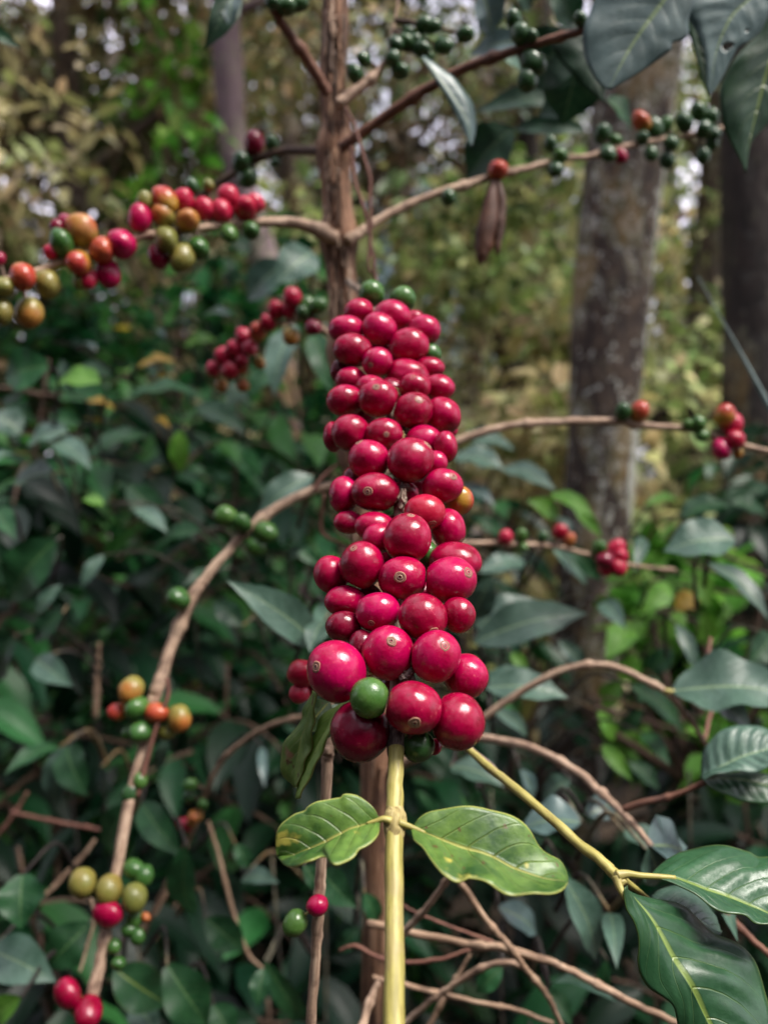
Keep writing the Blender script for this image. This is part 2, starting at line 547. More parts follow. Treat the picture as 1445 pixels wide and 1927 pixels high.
def px_path(pts, d0, d1):
    """[(x,y,width px)] -> [x,y,z,r] with the depth running from d0 to d1 (or a list of depths)"""
    Ls = [0.0]
    for a, b in zip(pts, pts[1:]):
        Ls.append(Ls[-1] + math.hypot(b[0] - a[0], b[1] - a[1]))
    out = []
    for i, ((x, y, w), l) in enumerate(zip(pts, Ls)):
        d = d1[i] if d0 is None else d0 + (d1 - d0) * l / Ls[-1]
        p = P(x, y, d)
        out.append([p.x, p.y, p.z, w * d / F / 2])
    return out


# ------------------------------------------------------------------ cherries
def sphere_dirs(nr, ns):
    out = []
    for i in range(nr + 1):
        th = math.pi * i / nr
        for k in range(ns):
            a = 2 * math.pi * k / ns
            out.append((th, a))
    return out


def cherry_mesh(name, mat, xf, nr=18, ns=28, seed=0.0, bil=0.05, dent=0.02, taper=0.06):
    """closed fruit; +Z is the scar end, -Z the stalk end; xf maps unit space to the wanted space"""
    mb = MB()
    for i in range(nr + 1):
        th = math.pi * i / nr
        for k in range(ns):
            a = 2 * math.pi * k / ns
            z = math.cos(th)
            s = math.sin(th)
            r = 1.0 + bil * math.cos(2 * a) * s * s
            r += dent * noise.noise(Vector((s * math.cos(a) * 1.3 + seed, s * math.sin(a) * 1.3, z * 1.3 + seed * 2)))
            r += taper * (-z) * s * 0.5
            r -= 0.05 * math.exp(-((th - math.pi) / 0.22) ** 2)          # stalk dimple
            r -= 0.018 * math.exp(-(th / 0.25) ** 2)                      # flat round the scar
            mb.v.append(xf @ Vector((s * math.cos(a) * r, s * math.sin(a) * r, z * r)))
            mb.uv.append((k / ns, (z + 1) / 2))
    for i in range(nr):
        for k in range(ns):
            a0, a1 = i * ns + k, i * ns + (k + 1) % ns
            mb.f.append((a0, a0 + ns, a1 + ns, a1))
    return mb


def scar_mesh(xf, size=0.27, seed=0.0, ns=28):
    mb = MB()
    prof = [(0.0, -0.055), (0.07, -0.055), (0.13, -0.035), (0.19, 0.010), (0.27, 0.022), (0.36, 0.014), (0.45, -0.004), (0.54, 0.004), (0.66, 0.018), (0.78, 0.018), (0.9, 0.004), (1.0, -0.022)]
    for q, h in prof:
        for k in range(ns):
            a = 2 * math.pi * k / ns
            wob = 1 + 0.13 * noise.noise(Vector((math.cos(a) * 1.5 + seed, math.sin(a) * 1.5, seed))) + 0.05 * noise.noise(Vector((math.cos(a) * 5 + seed, math.sin(a) * 5, seed)))
            th = size * q * wob
            hh = h * (size / 0.27) * (1 + 0.5 * noise.noise(Vector((math.cos(a) * 3, math.sin(a) * 3, q * 5 + seed)))) if q > 0.1 else h
            r = 1.0 - 0.016 + hh
            mb.v.append(xf @ Vector((math.sin(th) * math.cos(a) * r, math.sin(th) * math.sin(a) * r, math.cos(th) * r)))
            mb.uv.append((q, k / ns))
    n = len(prof)
    for i in range(n - 1):
        for k in range(ns):
            a0, a1 = i * ns + k, i * ns + (k + 1) % ns
            mb.f.append((a0, a0 + ns, a1 + ns, a1))
    return mb


def basis_z(n, spin=0.0):
    """rotation whose z axis is n"""
    n = n.normalized()
    ref = UP if abs(n.dot(UP)) < 0.95 else RIGHT
    x = ref.cross(n).normalized()
    y = n.cross(x)
    m = Matrix((x, y, n)).transposed()
    return m @ Matrix.Rotation(spin, 3, 'Z')


CAMB = Matrix((RIGHT, UP, -FWD)).transposed()      # columns: right, up, towards the camera

# shared meshes for the fruits on the side branches
SHARED = {}
def shared_cherry(kind):
    key = (kind, random.randrange(3))
    if key not in SHARED:
        mb = cherry_mesh('c', None, Matrix.Identity(3), nr=12, ns=18, seed=key[1] * 3.7 + len(kind), dent=0.08, bil=0.06)
        # little raised ring and pit at the tip, in the same skin of the small fruits
        me_o = mb.build('cherry', M[kind], origin=(0, 0, 0))
        sm = scar_mesh(Matrix.Identity(3), 0.24, key[1], 14).build('calyx_scar', M['scar_green' if 'green' in kind else 'scar'], origin=(0, 0, 0))
        SHARED[key] = (me_o.data, sm.data)
        bpy.data.objects.remove(me_o)
        bpy.data.objects.remove(sm)
    return SHARED[key]


def put_cherry(center, r, axis, kind, parent, label=None, stretch=1.1, scar=False):
    me, sm = shared_cherry(kind)
    o = bpy.data.objects.new('cherry', me)
    COL.objects.link(o)
    o.rotation_mode = 'QUATERNION'
    o.rotation_quaternion = basis_z(axis, random.uniform(0, 6.28)).to_quaternion()
    o.scale = (r, r, r * stretch)
    o.location = center
    adopt(o, parent)
    if label:
        o['label'] = label
    if scar:
        s = bpy.data.objects.new('calyx_scar', sm)
        COL.objects.link(s)
        s.parent = o
    return o


# ------------------------------------------------------------------ leaves
def resample(pts, n):
    A = catmull(pts, 10)
    d = np.r_[0, np.cumsum(np.linalg.norm(np.diff(A[:, :2], axis=0), axis=1))]
    s = np.linspace(0, d[-1], n)
    return np.stack([np.interp(s, d, A[:, k]) for k in range(A.shape[1])], 1)


def leaf_margins(name, mid, left, right, mat, parent, n=44, m=9, bulge=0.10, ripple=0.012, nv=6.5, slant=1.7, rib=0.0007, label=None, thick=0.0004, seed=0.0, holes=()):
    """blade between two margins; every point is (x px, y px, depth). The blade has a thickness."""
    Mi, Le, Ri = resample(mid, n), resample(left, n), resample(right, n)
    mp = [P(*q) for q in Mi]
    lp = [P(*q) for q in Le]
    rp = [P(*q) for q in Ri]
    top = MB()
    cols = [-1 + i / m for i in range(m)] + [0.0] + [(i + 1) / m for i in range(m)]
    for i in range(n):
        v = i / (n - 1)
        tg = (mp[min(i + 1, n - 1)] - mp[max(i - 1, 0)]).normalized()
        ac = (rp[i] - lp[i])
        nr = tg.cross(ac)
        nr = nr.normalized() if nr.length > 1e-9 else -FWD
        if nr.dot(CAM - mp[i]) < 0:
            nr = -nr
        for s in cols:
            e = lp[i] if s < 0 else rp[i]
            a = abs(s)
            wd = (e - mp[i]).length
            p = mp[i].lerp(e, a)
            p = p + nr * (bulge * wd * math.sin(math.pi * a * 0.9) - bulge * 0.2 * wd * a)
            ph = v * nv - slant * a ** 1.3
            g = abs((ph % 1.0) - 0.5) * 2
            p = p + nr * (ripple * wd * (g - 0.5) * math.sin(math.pi * min(1, a * 1.05)) * 1.6)
            p = p + nr * (wd * 0.04 * noise.noise(Vector((v * 5 + seed, s * 2.0, seed))))
            p = p + nr * (wd * 0.035 * a * a * math.sin(v * 23 + seed + s))
            top.v.append(p)
            top.uv.append((0.5 + s / 2, v))
    k = len(cols)
    for i in range(n - 1):
        for j in range(k - 1):
            if any(((cols[j] + cols[j + 1]) / 2 - h_[0]) ** 2 / h_[2] ** 2 + ((i + .5) / (n - 1) - h_[1]) ** 2 / h_[3] ** 2 < 1 for h_ in holes):
                continue
            top.f.append((i * k + j, i * k + j + 1, (i + 1) * k + j + 1, (i + 1) * k + j))
    o = top.build(name, mat, parent)
    sol = o.modifiers.new('thickness', 'SOLIDIFY')
    sol.thickness = thick
    sol.offset = 0
    if label:
        o['label'] = label
    return o


def leaf_px(b, tp, w, d0, d1, mat, parent, tilt=0.5, twist=0.0, fold=0.25, arch=0.12, wav=0.05, shape='coffee', serr=0.0, label=None, n=18, m=4, name='leaf'):
    """one leaf from stalk end b to tip tp (pixels), w px wide; tilt: how far its face looks up (0 faces the camera, 1 the sky)"""
    B, T = P(b[0], b[1], d0), P(tp[0], tp[1], d1)
    ax = T - B
    L = ax.length
    ax = ax.normalized()
    want = (-FWD) * math.cos(tilt * math.pi / 2) + Vector((0, 0, 1)) * math.sin(tilt * math.pi / 2) + RIGHT * twist
    nr = (want - ax * want.dot(ax))
    nr = nr.normalized()
    sd = ax.cross(nr).normalized()
    # keep the seen width: divide by how much of the side vector shows
    sv = Vector((sd.dot(RIGHT), sd.dot(UP), 0))
    hw = w / F * (d0 + d1) / 2 / 2 / max(0.55, sv.length)
    seed = random.uniform(0, 50)
    mb = MB()
    cols = [(i / m) for i in range(-m, m + 1)]
    for i in range(n):
        v = i / (n - 1)
        if shape == 'heart':
            wp = (math.sin(math.pi * min(1, (v + 0.10) / 0.62) * 0.5) if v < 0.52 else (1 - ((v - 0.52) / 0.48) ** 1.25) ** 1.0)
        else:
            wp = math.sin(math.pi * v ** 0.85) ** 0.85 * (1 - 0.35 * max(0, v - 0.75) / 0.25)
        wp = max(wp, 0.015)
        ctr = B + ax * (L * v) + nr * (arch * L * (math.sin(math.pi * v) - 0.6 * v * v))
        for s in cols:
            a = abs(s)
            e = hw * wp * s
            if serr and a > 0.99:
                e *= 1 + serr * (abs(((v * 9) % 1) - 0.5) - 0.25) * 2
            off = fold * hw * wp * a ** 1.4 - fold * 0.3 * hw * wp
            off += wav * hw * 2 * a * math.sin(v * 14 + seed + (2 if s < 0 else 0)) * wp
            off += 0.05 * hw * (abs((v * 8 - a * 2.0) % 1 - 0.5) - 0.25) * math.sin(math.pi * a)
            mb.v.append(ctr + sd * e + nr * off)
            mb.uv.append((0.5 + s / 2, v))
    k = len(cols)
    for i in range(n - 1):
        for j in range(k - 1):
            mb.f.append((i * k + j, i * k + j + 1, (i + 1) * k + j + 1, (i + 1) * k + j))
    # stalk
    st = B - ax * (L * 0.09) - nr * (L * 0.01)
    o = mb.build(name, mat, parent)
    if label:
        o['label'] = label
    return o


# ------------------------------------------------------------------ bulk foliage (numpy)
def leaf_template(kind):
    if kind == 'coffee':
        vs = [0, .12, .3, .5, .7, .88, 1]
        ws = [.02, .55, .95, 1, .8, .38, .02]
        V, U = [], []
        for v, w in zip(vs, ws):
            z = 0.22 * v - 0.42 * v * v
            for s in (-1, -0.5, 0, 0.5, 1):
                V.append((s * w * 0.2, v, z + 0.07 * abs(s) * w + (0.025 * math.sin(v * 15 + s) * abs(s))))
        k = 5
        Fq = [(i * k + j, i * k + j + 1, (i + 1) * k + j + 1, (i + 1) * k + j) for i in range(len(vs) - 1) for j in range(k - 1)]
    elif kind == 'round':
        vs = [0, .15, .4, .7, .9, 1]
        ws = [.1, .75, 1, .75, .4, .05]
        V = []
        for v, w in zip(vs, ws):
            z = 0.12 * v - 0.3 * v * v
            for s in (-1, 0, 1):
                V.append((s * w * 0.36, v, z + 0.1 * abs(s) * w))
        k = 3
        Fq = [(i * k + j, i * k + j + 1, (i + 1) * k + j + 1, (i + 1) * k + j) for i in range(len(vs) - 1) for j in range(k - 1)]
    else:   # small far leaf
        vs = [0, .35, .75, 1]
        ws = [.1, 1, .7, .05]
        V = []
        for v, w in zip(vs, ws):
            for s in (-1, 0, 1):
                V.append((s * w * 0.24, v, 0.1 * v - 0.25 * v * v + 0.08 * abs(s) * w))
        k = 3
        Fq = [(i * k + j, i * k + j + 1, (i + 1) * k + j + 1, (i + 1) * k + j) for i in range(len(vs) - 1) for j in range(k - 1)]
    return np.array(V, dtype=np.float32), np.array(Fq, dtype=np.int32)


TPL = {k: leaf_template(k) for k in ('coffee', 'round', 'far')}


def nrm(a):
    return a / np.maximum(np.linalg.norm(a, axis=1, keepdims=True), 1e-9)


def leaf_mass(name, pos, dirs, size, cols, kind, mat, parent, origin):
    """one mesh of many leaves. pos, dirs (n,3), size (n), cols (n,3)"""
    V, Fq = TPL[kind]
    pos, dirs, size = np.asarray(pos, np.float32), nrm(np.asarray(dirs, np.float32)), np.asarray(size, np.float32)
    n = len(pos)
    up = nrm(np.array([0, 0, 1.0]) + rng.normal(0, 0.38, (n, 3)))
    x = nrm(np.cross(dirs, up))
    z = np.cross(x, dirs)
    out = pos[:, None, :] + size[:, None, None] * (V[None, :, 0:1] * x[:, None, :] + V[None, :, 1:2] * dirs[:, None, :] + V[None, :, 2:3] * z[:, None, :])
    nv = len(V)
    verts = (out.reshape(-1, 3) - np.asarray(origin, np.float32)).astype(np.float32)
    faces = (Fq[None] + (np.arange(n) * nv)[:, None, None]).reshape(-1, 4).astype(np.int32)
    me = bpy.data.meshes.new(name)
    me.vertices.add(len(verts))
    me.vertices.foreach_set('co', verts.ravel())
    me.loops.add(faces.size)
    me.loops.foreach_set('vertex_index', faces.ravel())
    me.polygons.add(len(faces))
    me.polygons.foreach_set('loop_start', np.arange(0, faces.size, 4, dtype=np.int32))
    me.polygons.foreach_set('use_smooth', np.ones(len(faces), dtype=bool))
    me.update(calc_edges=True)
    ca = me.attributes.new('tint', 'FLOAT_COLOR', 'POINT')
    cc = np.ones((n, nv, 4), np.float32)
    cc[:, :, :3] = np.asarray(cols, np.float32)[:, None, :]
    ca.data.foreach_set('color', cc.ravel())
    me.materials.append(mat)
    o = bpy.data.objects.new(name, me)
    COL.objects.link(o)
    o.location = origin
    return adopt(o, parent)


def tints(n, palette):
    """palette: [(weight, rgb)]; each leaf gets a jittered colour"""
    w = np.array([p[0] for p in palette], float)
    idx = rng.choice(len(palette), n, p=w / w.sum())
    c = np.array([p[1] for p in palette], float)[idx]
    return np.clip(c * rng.uniform(0.65, 1.4, (n, 1)) * rng.uniform(0.88, 1.12, (n, 3)), 0, 1)


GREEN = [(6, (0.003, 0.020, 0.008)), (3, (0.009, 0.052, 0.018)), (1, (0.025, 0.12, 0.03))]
LUSH = [(4, (0.006, 0.045, 0.015)), (3, (0.025, 0.12, 0.035)), (2, (0.055, 0.18, 0.035)), (0.06, (0.38, 0.25, 0.03))]
BRIGHT = [(2, (0.08, 0.25, 0.03)), (3, (0.14, 0.36, 0.045)), (1, (0.22, 0.40, 0.07))]
TAN = [(3, (0.34, 0.29, 0.13)), (3, (0.48, 0.41, 0.21)), (2, (0.24, 0.27, 0.09)), (1, (0.6, 0.54, 0.34))]  # dry straw leaves, colours raised so the bushes look sunlit
PALE = [(3, (0.30, 0.34, 0.13)), (2, (0.45, 0.45, 0.23)), (2, (0.19, 0.28, 0.09))]  # yellow-green leaves with the clearing's sunlight put into their colour
OLIVE = [(3, (0.07, 0.075, 0.025)), (3, (0.10, 0.075, 0.035)), (2, (0.05, 0.09, 0.025)), (1, (0.14, 0.11, 0.05))]
BROWN = [(4, (0.13, 0.09, 0.055)), (3, (0.19, 0.135, 0.085)), (2, (0.09, 0.085, 0.04)), (1, (0.06, 0.09, 0.03))]
MIXED = [(3, (0.07, 0.12, 0.03)), (2, (0.14, 0.19, 0.05)), (2, (0.17, 0.15, 0.06)), (1, (0.04, 0.09, 0.03))]


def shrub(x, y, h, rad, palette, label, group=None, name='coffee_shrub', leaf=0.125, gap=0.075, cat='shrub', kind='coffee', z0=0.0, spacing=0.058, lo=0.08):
    """a bush whose side branches carry pairs of leaves"""
    root = thing(name, (x, y, z0), label, cat, group)
    st = MB()
    top = Vector((x + random.uniform(-.1, .1) * h, y + random.uniform(-.1, .1) * h, z0 + h * 0.97))
    base = Vector((x, y, z0 - 0.02))
    ctrl = [base, base.lerp(top, 0.35) + Vector((random.uniform(-.04, .04), random.uniform(-.04, .04), 0)) * h, base.lerp(top, 0.7) + Vector((random.uniform(-.03, .03), random.uniform(-.03, .03), 0)) * h, top]
    ps, _ = tube(st, [[*c, 0.0045 * h * (1 - 0.8 * i / 3) + 0.0015] for i, c in enumerate(ctrl)], seg=7, sub=8, rough=0.1, seed=random.uniform(0, 9))
    pos, dr, sz = [], [], []
    hh = z0 + lo * h
    az = random.uniform(0, 6.28)
    while hh < z0 + h:
        f = (hh - z0) / h
        c = ps[min(len(ps) - 1, int(f * (len(ps) - 1)))]
        az += math.pi / 2 + random.uniform(-.4, .4)
        for sgn in (0, math.pi):
            a = az + sgn + random.uniform(-.2, .2)
            ln = rad * (1.05 - 0.75 * f ** 1.6) * random.uniform(0.7, 1.1)
            out = Vector((math.cos(a), math.sin(a), 0))
            rise = random.uniform(0.1, 0.45)
            pts = []
            for q in (0, 0.33, 0.66, 1.0):
                pts.append(c + out * (ln * q) + Vector((0, 0, ln * (rise * q - (rise + 0.25) * q * q))))
            pp, _ = tube(st, [[*p, 0.0035 * (1 - 0.6 * i / 3) * max(0.6, h)] for i, p in enumerate(pts)], seg=5, sub=4)
            s = 0.15 * ln
            while s < ln:
                q = s / ln
                i0 = min(len(pp) - 2, int(q * (len(pp) - 1)))
                p = pp[i0].lerp(pp[i0 + 1], q * (len(pp) - 1) - i0)
                tg = (pp[i0 + 1] - pp[i0]).normalized()
                sdv = tg.cross(Vector((0, 0, 1))).normalized()
                for e in (-1, 1):
                    dv = sdv * e + tg * random.uniform(0.4, 0.9) + Vector((0, 0, random.uniform(-0.65, 0.15)))
                    pos.append(p)
                    dr.append(dv)
                    sz.append(leaf * random.uniform(0.65, 1.15))
                s += spacing * random.uniform(0.8, 1.3)
            pos.append(pp[-1]); dr.append(pp[-1] - pp[-3]); sz.append(leaf)
        hh += gap * random.uniform(0.8, 1.2)
    st.build('stem', M['darkbranch'], root, origin=(x, y, z0))
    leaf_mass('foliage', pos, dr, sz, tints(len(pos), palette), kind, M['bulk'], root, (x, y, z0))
    return root


def clump_points(c, r, n, squash=0.75):
    v = rng.normal(0, 1, (n, 3))
    v = nrm(v) * (rng.uniform(0, 1, (n, 1)) ** 0.45)
    return np.asarray(c) + v * np.array([r, r, r * squash])


def tree(x, y, h, tr, bark, palette, label, group=None, name='tree', lean=(0, 0), crown_lo=0.45, crown_r=1.6, n_limb=11, per=420, leaf=0.13, path=None, cat='tree', clump=0.55, kind='far'):
    root = thing(name, (x, y, 0), label, cat, group)
    mb = MB()
    if path is None:
        path = [[x + lean[0] * q + (0.06 * math.sin(q * 9 + x) * h * 0.05), y + lean[1] * q, h * q - 0.05, tr * (1.35 - 0.95 * q if q > 0.1 else 1.55)] for q in (0, 0.08, 0.25, 0.45, 0.65, 0.85, 1)]
    ps, rs = tube(mb, path, seg=18, sub=8, rough=0.16, seed=x)
    mb.build('trunk', bark, root, origin=(x, y, 0))
    lm = MB()
    pos, dr = [], []
    for i in range(n_limb):
        q = crown_lo + (1 - crown_lo) * (i + random.random()) / n_limb
        k = min(len(ps) - 1, int(q * (len(ps) - 1)))
        c = ps[k]
        a = i * 2.4 + random.uniform(-.5, .5)
        ln = crown_r * (1.1 - 0.55 * (q - crown_lo) / (1 - crown_lo)) * random.uniform(0.65, 1.15)
        out = Vector((math.cos(a), math.sin(a), 0))
        pts = [c, c + out * ln * 0.4 + Vector((0, 0, ln * 0.22)), c + out * ln * 0.75 + Vector((0, 0, ln * 0.36)), c + out * ln + Vector((0, 0, ln * 0.42))]
        pp, _ = tube(lm, [[*p, max(0.004, rs[k] * 0.45 * (1 - 0.3 * j))] for j, p in enumerate(pts)], seg=6, sub=5)
        for _c in range(4):
            cc = pp[random.randrange(len(pp) // 3, len(pp))] + Vector((random.gauss(0, .3), random.gauss(0, .3), random.gauss(0, .25))) * crown_r * 0.4
            n = int(per / 4 * random.uniform(0.5, 1.5))
            q_ = clump_points(cc, clump * crown_r * random.uniform(0.25, 0.55), n)
            pos.append(q_)
            d_ = (q_ - np.array(cc)) + rng.normal(0, 0.35, (n, 3)) + np.array([0, 0, -0.25])
            dr.append(d_)
    lm.build('limb', bark, root, origin=(x, y, 0))
    pos, dr = np.concatenate(pos), np.concatenate(dr)
    leaf_mass('crown', pos, dr, rng.uniform(0.6, 1.2, len(pos)) * leaf, tints(len(pos), palette), kind, M['bulk_tree'], root, (x, y, 0))
    return root


def bush(x, y, z0, rx, rz, n, leaf, palette, label, group=None, name='bush', cat='bush', kind='round', clumps=14):
    """a loose rounded bush of leaf clumps on thin stems"""
    root = thing(name, (x, y, z0), label, cat, group)
    st = MB()
    pos, dr = [], []
    for i in range(clumps):
        a, q = random.uniform(0, 6.28), random.uniform(0.15, 1)
        c = Vector((x + math.cos(a) * rx * math.sqrt(random.random()) * 0.9, y + math.sin(a) * rx * math.sqrt(random.random()) * 0.9, z0 + rz * q))
        b = Vector((x, y, z0))
        tube(st, [[*b, 0.009], [*(b.lerp(c, 0.5) + Vector((random.gauss(0, .12), random.gauss(0, .12), 0.1))), 0.006], [*c, 0.0025]], seg=5, sub=5)
        k = int(n / clumps * random.uniform(0.5, 1.5))
        p = clump_points(c, rx * random.uniform(0.25, 0.5), k)
        pos.append(p)
        dr.append((p - np.array(c)) + rng.normal(0, 0.3, (k, 3)) * rx + np.array([0, 0, -0.1 * rx]))
    st.build('stem', M['darkbranch'], root, origin=(x, y, z0))
    pos, dr = np.concatenate(pos), np.concatenate(dr)
    leaf_mass('foliage', pos, dr, rng.uniform(0.6, 1.2, len(pos)) * leaf, tints(len(pos), palette), kind, M['bulk_bush'], root, (x, y, z0))
    return root


#=====================================================================  SETTING
gm = MB()
n = 60
for i in range(n + 1):
    for j in range(n + 1):
        u, v = (i / n - 0.5) * 2, (j / n - 0.5) * 2
        x, y = 60 * u * abs(u) , 60 * v * abs(v) + 4
        z = 0.10 * noise.noise(Vector((x * 0.5, y * 0.5, 0))) + 0.04 * noise.noise(Vector((x * 2, y * 2, 3)))
        gm.v.append(Vector((x, y, z - 0.05)))
for i in range(n):
    for j in range(n):
        a = i * (n + 1) + j
        gm.f.append((a, a + n + 1, a + n + 2, a + 1))
g = gm.build('ground', M['soil'], origin=(0, 0, 0))
g['kind'] = 'structure'

#=====================================================================  THE FRUITING BRANCH IN FRONT
def zm(ox, oy, s):
    return lambda x, y: (ox + x / s, oy + y / s)


z1, z2, z3 = zm(560, 500, 3.6125), zm(560, 900, 3.44), zm(480, 1350, 2.258)
z4, z5, z6, z7 = zm(0, 200, 2.189), zm(380, 0, 2.331), zm(840, 0, 2.388), zm(840, 680, 2.388)
z8, z9, z10, z11 = zm(840, 1200, 2.388), zm(0, 560, 2.189), zm(0, 1150, 2.189), zm(980, 0, 3.1075)


def axis_depth(y):
    return 1.0 / (2.63 + (y - 600) * 0.00183)


hero = thing('coffee_branch', P(742, 1927, axis_depth(1927)), 'coffee branch thick with ripe crimson cherries above a yellow-green stem with two leaves', 'coffee branch')

# stem: yellow-green below, a dark node, brown fruiting wood inside the cluster
mb = MB()
pts = [(741, 2300, 46), (741, 2100, 43), (741, 1927, 40), (741, 1780, 37), (741, 1640, 35), (742, 1558, 34), (743, 1500, 32), (744, 1440, 30), (745, 1408, 30)]
path = [[*P(x, y, axis_depth(y)), w * axis_depth(y) / F / 2] for x, y, w in pts]
tube(mb, path, seg=20, sub=10, rough=0.07, seed=3.0, wander=0.10)
mb.build('green_stem', M['greenstem'], hero)
mb = MB()
pts = [(742, 1582, 30), (742, 1572, 36), (742, 1560, 41), (742, 1548, 45), (743, 1536, 43), (743, 1527, 36), (743, 1516, 31)]
tube(mb, [[*P(x, y, axis_depth(y)), w * axis_depth(y) / F / 2] for x, y, w in pts], seg=20, sub=5, rough=0.16, seed=8.0)
mb.build('stem_node', M['tannode'], hero)
mb = MB()
pts = [(744, 1424, 30), (744, 1414, 34), (745, 1400, 36), (745, 1385, 36), (747, 1360, 34)]
tube(mb, [[*P(x, y, axis_depth(y) + 0.001), w * axis_depth(y) / F / 2] for x, y, w in pts], seg=20, sub=6, rough=0.3, seed=1.0)
mb.build('stem_node', M['oldnode'], hero)['label'] = 'dark purplish node under the lowest cherries'
mb = MB()
pts = [(747, 1372, 32), (750, 1270, 30), (752, 1160, 26), (752, 1050, 25), (752, 930, 24), (750, 820, 22), (738, 720, 20), (715, 620, 19), (690, 560, 18), (655, 530, 18)]
tube(mb, [[*P(x, y, axis_depth(y) + 0.004 + max(0, (640 - y)) * 0.0013), w * axis_depth(y) / F / 2] for x, y, w in pts], seg=12, sub=8, rough=0.2, seed=5.0, knots=(0.02, 0.2, 0.36, 0.5, 0.66, 0.82))
mb.build('woody_stem', M['stemwood'], hero)

HC = []


def hc(z, x, y, rx, ry, layer, kind='crimson', eye=None, s=None):
    X, Y = z(x, y)
    k = 3.6125 if z is z1 else 3.44
    k /= (1.06 if layer < 0.5 else 1.16) * (1.03 if z is z1 else 1.0)
    HC.append([X, Y, rx / k, ry / k, layer, kind, None if eye is None else ((eye[0] - x) / rx / 1.04, -(eye[1] - y) / ry / 1.04)])


hc(z1, 503, 190, 74, 80, 1.6, 'green')
hc(z1, 715, 225, 74, 76, 1.6, 'green')
hc(z1, 900, 605, 66, 64, 1.8, 'green')
hc(z1, 415, 312, 85, 76, 1.2)
hc(z1, 645, 345, 105, 96, 1.0)
hc(z1, 790, 375, 62, 62, 1.8)
hc(z1, 860, 440, 92, 92, 1.0)
hc(z1, 555, 432, 111, 108, 0.2)
hc(z1, 335, 440, 105, 84, 0.8)
hc(z1, 372, 578, 122, 110, 0.3)
hc(z1, 755, 550, 124, 118, 0.2)
hc(z1, 540, 656, 97, 95, 0.0, eye=(498, 692))
hc(z1, 300, 722, 68, 76, 1.8, 'maroon')
hc(z1, 735, 750, 128, 100, 1.0)
hc(z1, 890, 703, 92, 70, 1.2)
hc(z1, 362, 782, 88, 80, 1.2)
hc(z1, 500, 822, 84, 70, 1.2)
hc(z1, 795, 822, 100, 90, 0.3, eye=(775, 770))
hc(z1, 545, 900, 125, 122, 0.0, eye=(535, 840))
hc(z1, 960, 830, 88, 82, 1.0)
hc(z1, 325, 920, 108, 98, 0.8)
hc(z1, 785, 985, 125, 120, 0.0, eye=(820, 925))
hc(z1, 985, 1020, 106, 112, 0.6)
hc(z1, 240, 1165, 58, 92, 1.4)
hc(z1, 362, 1140, 112, 112, 0.5)
hc(z1, 585, 1145, 116, 106, 0.1, eye=(602, 1158))
hc(z1, 860, 1190, 105, 95, 0.8)
hc(z1, 1005, 1232, 68, 98, 1.0)
hc(z1, 1025, 1115, 52, 60, 1.6)
hc(z1, 482, 1318, 134, 128, 0.3, eye=(418, 1202))
hc(z1, 770, 1320, 152, 146, 0.1, eye=(880, 1225))
hc(z1, 935, 1345, 70, 75, 1.3)
hc(z1, 985, 1495, 128, 112, 0.2, eye=(1047, 1435))
hc(z1, 525, 1540, 150, 126, 0.0, eye=(480, 1537))
hc(z1, 312, 1558, 86, 112, 0.6, eye=(236, 1577))
hc(z1, 1098, 1600, 84, 92, 1.6, 'blush')
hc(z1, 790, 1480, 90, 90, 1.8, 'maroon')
hc(z2, 825, 220, 125, 112, 0.2, 'scarlet', eye=(865, 297))
hc(z2, 975, 332, 98, 118, 0.9, eye=(1047, 402))
hc(z2, 330, 285, 85, 70, 1.6)
hc(z2, 495, 310, 110, 86, 0.9)
hc(z2, 520, 390, 88, 90, 0.7)
hc(z2, 710, 385, 155, 152, -0.2, eye=(732, 238))
hc(z2, 842, 500, 58, 88, 1.3, 'green')
hc(z2, 415, 560, 136, 148, 0.1, eye=(365, 447))
hc(z2, 218, 622, 100, 112, 0.8)
hc(z2, 680, 648, 150, 141, -0.2, eye=(660, 630))
hc(z2, 1020, 540, 146, 118, 0.7)
hc(z2, 990, 660, 160, 150, -0.1, eye=(1095, 602))
hc(z2, 305, 793, 115, 92, 0.6)
hc(z2, 300, 960, 104, 92, 1.0, 'maroon')
hc(z2, 518, 868, 137, 126, 0.1, eye=(477, 925))
hc(z2, 810, 902, 150, 150, 0.2, eye=(872, 985))
hc(z2, 1040, 885, 94, 108, 0.9)
hc(z2, 415, 1085, 80, 95, 1.2, 'maroon')
hc(z2, 248, 1250, 180, 196, -0.2, eye=(130, 1195))
hc(z2, 587, 1128, 156, 172, -0.1, eye=(606, 1032))
hc(z2, 895, 1152, 151, 165, 0.0, eye=(945, 1062))
hc(z2, 1090, 1282, 123, 134, 0.7)
hc(z2, 465, 1422, 121, 126, -0.5, 'green', eye=(392, 1494))
hc(z2, 747, 1488, 176, 164, -0.5, eye=(752, 1547))
hc(z2, 1040, 1577, 166, 177, 0.1, eye=(1178, 1672))
hc(z2, 403, 1640, 166, 170, 0.5, 'maroon', eye=(358, 1798))
hc(z2, 780, 1735, 92, 92, 0.9, 'deepgreen', eye=(745, 1808))
hc(z2, 882, 1738, 45, 48, 1.8)
hc(z2, 640, 1330, 90, 80, 1.9, 'maroon')

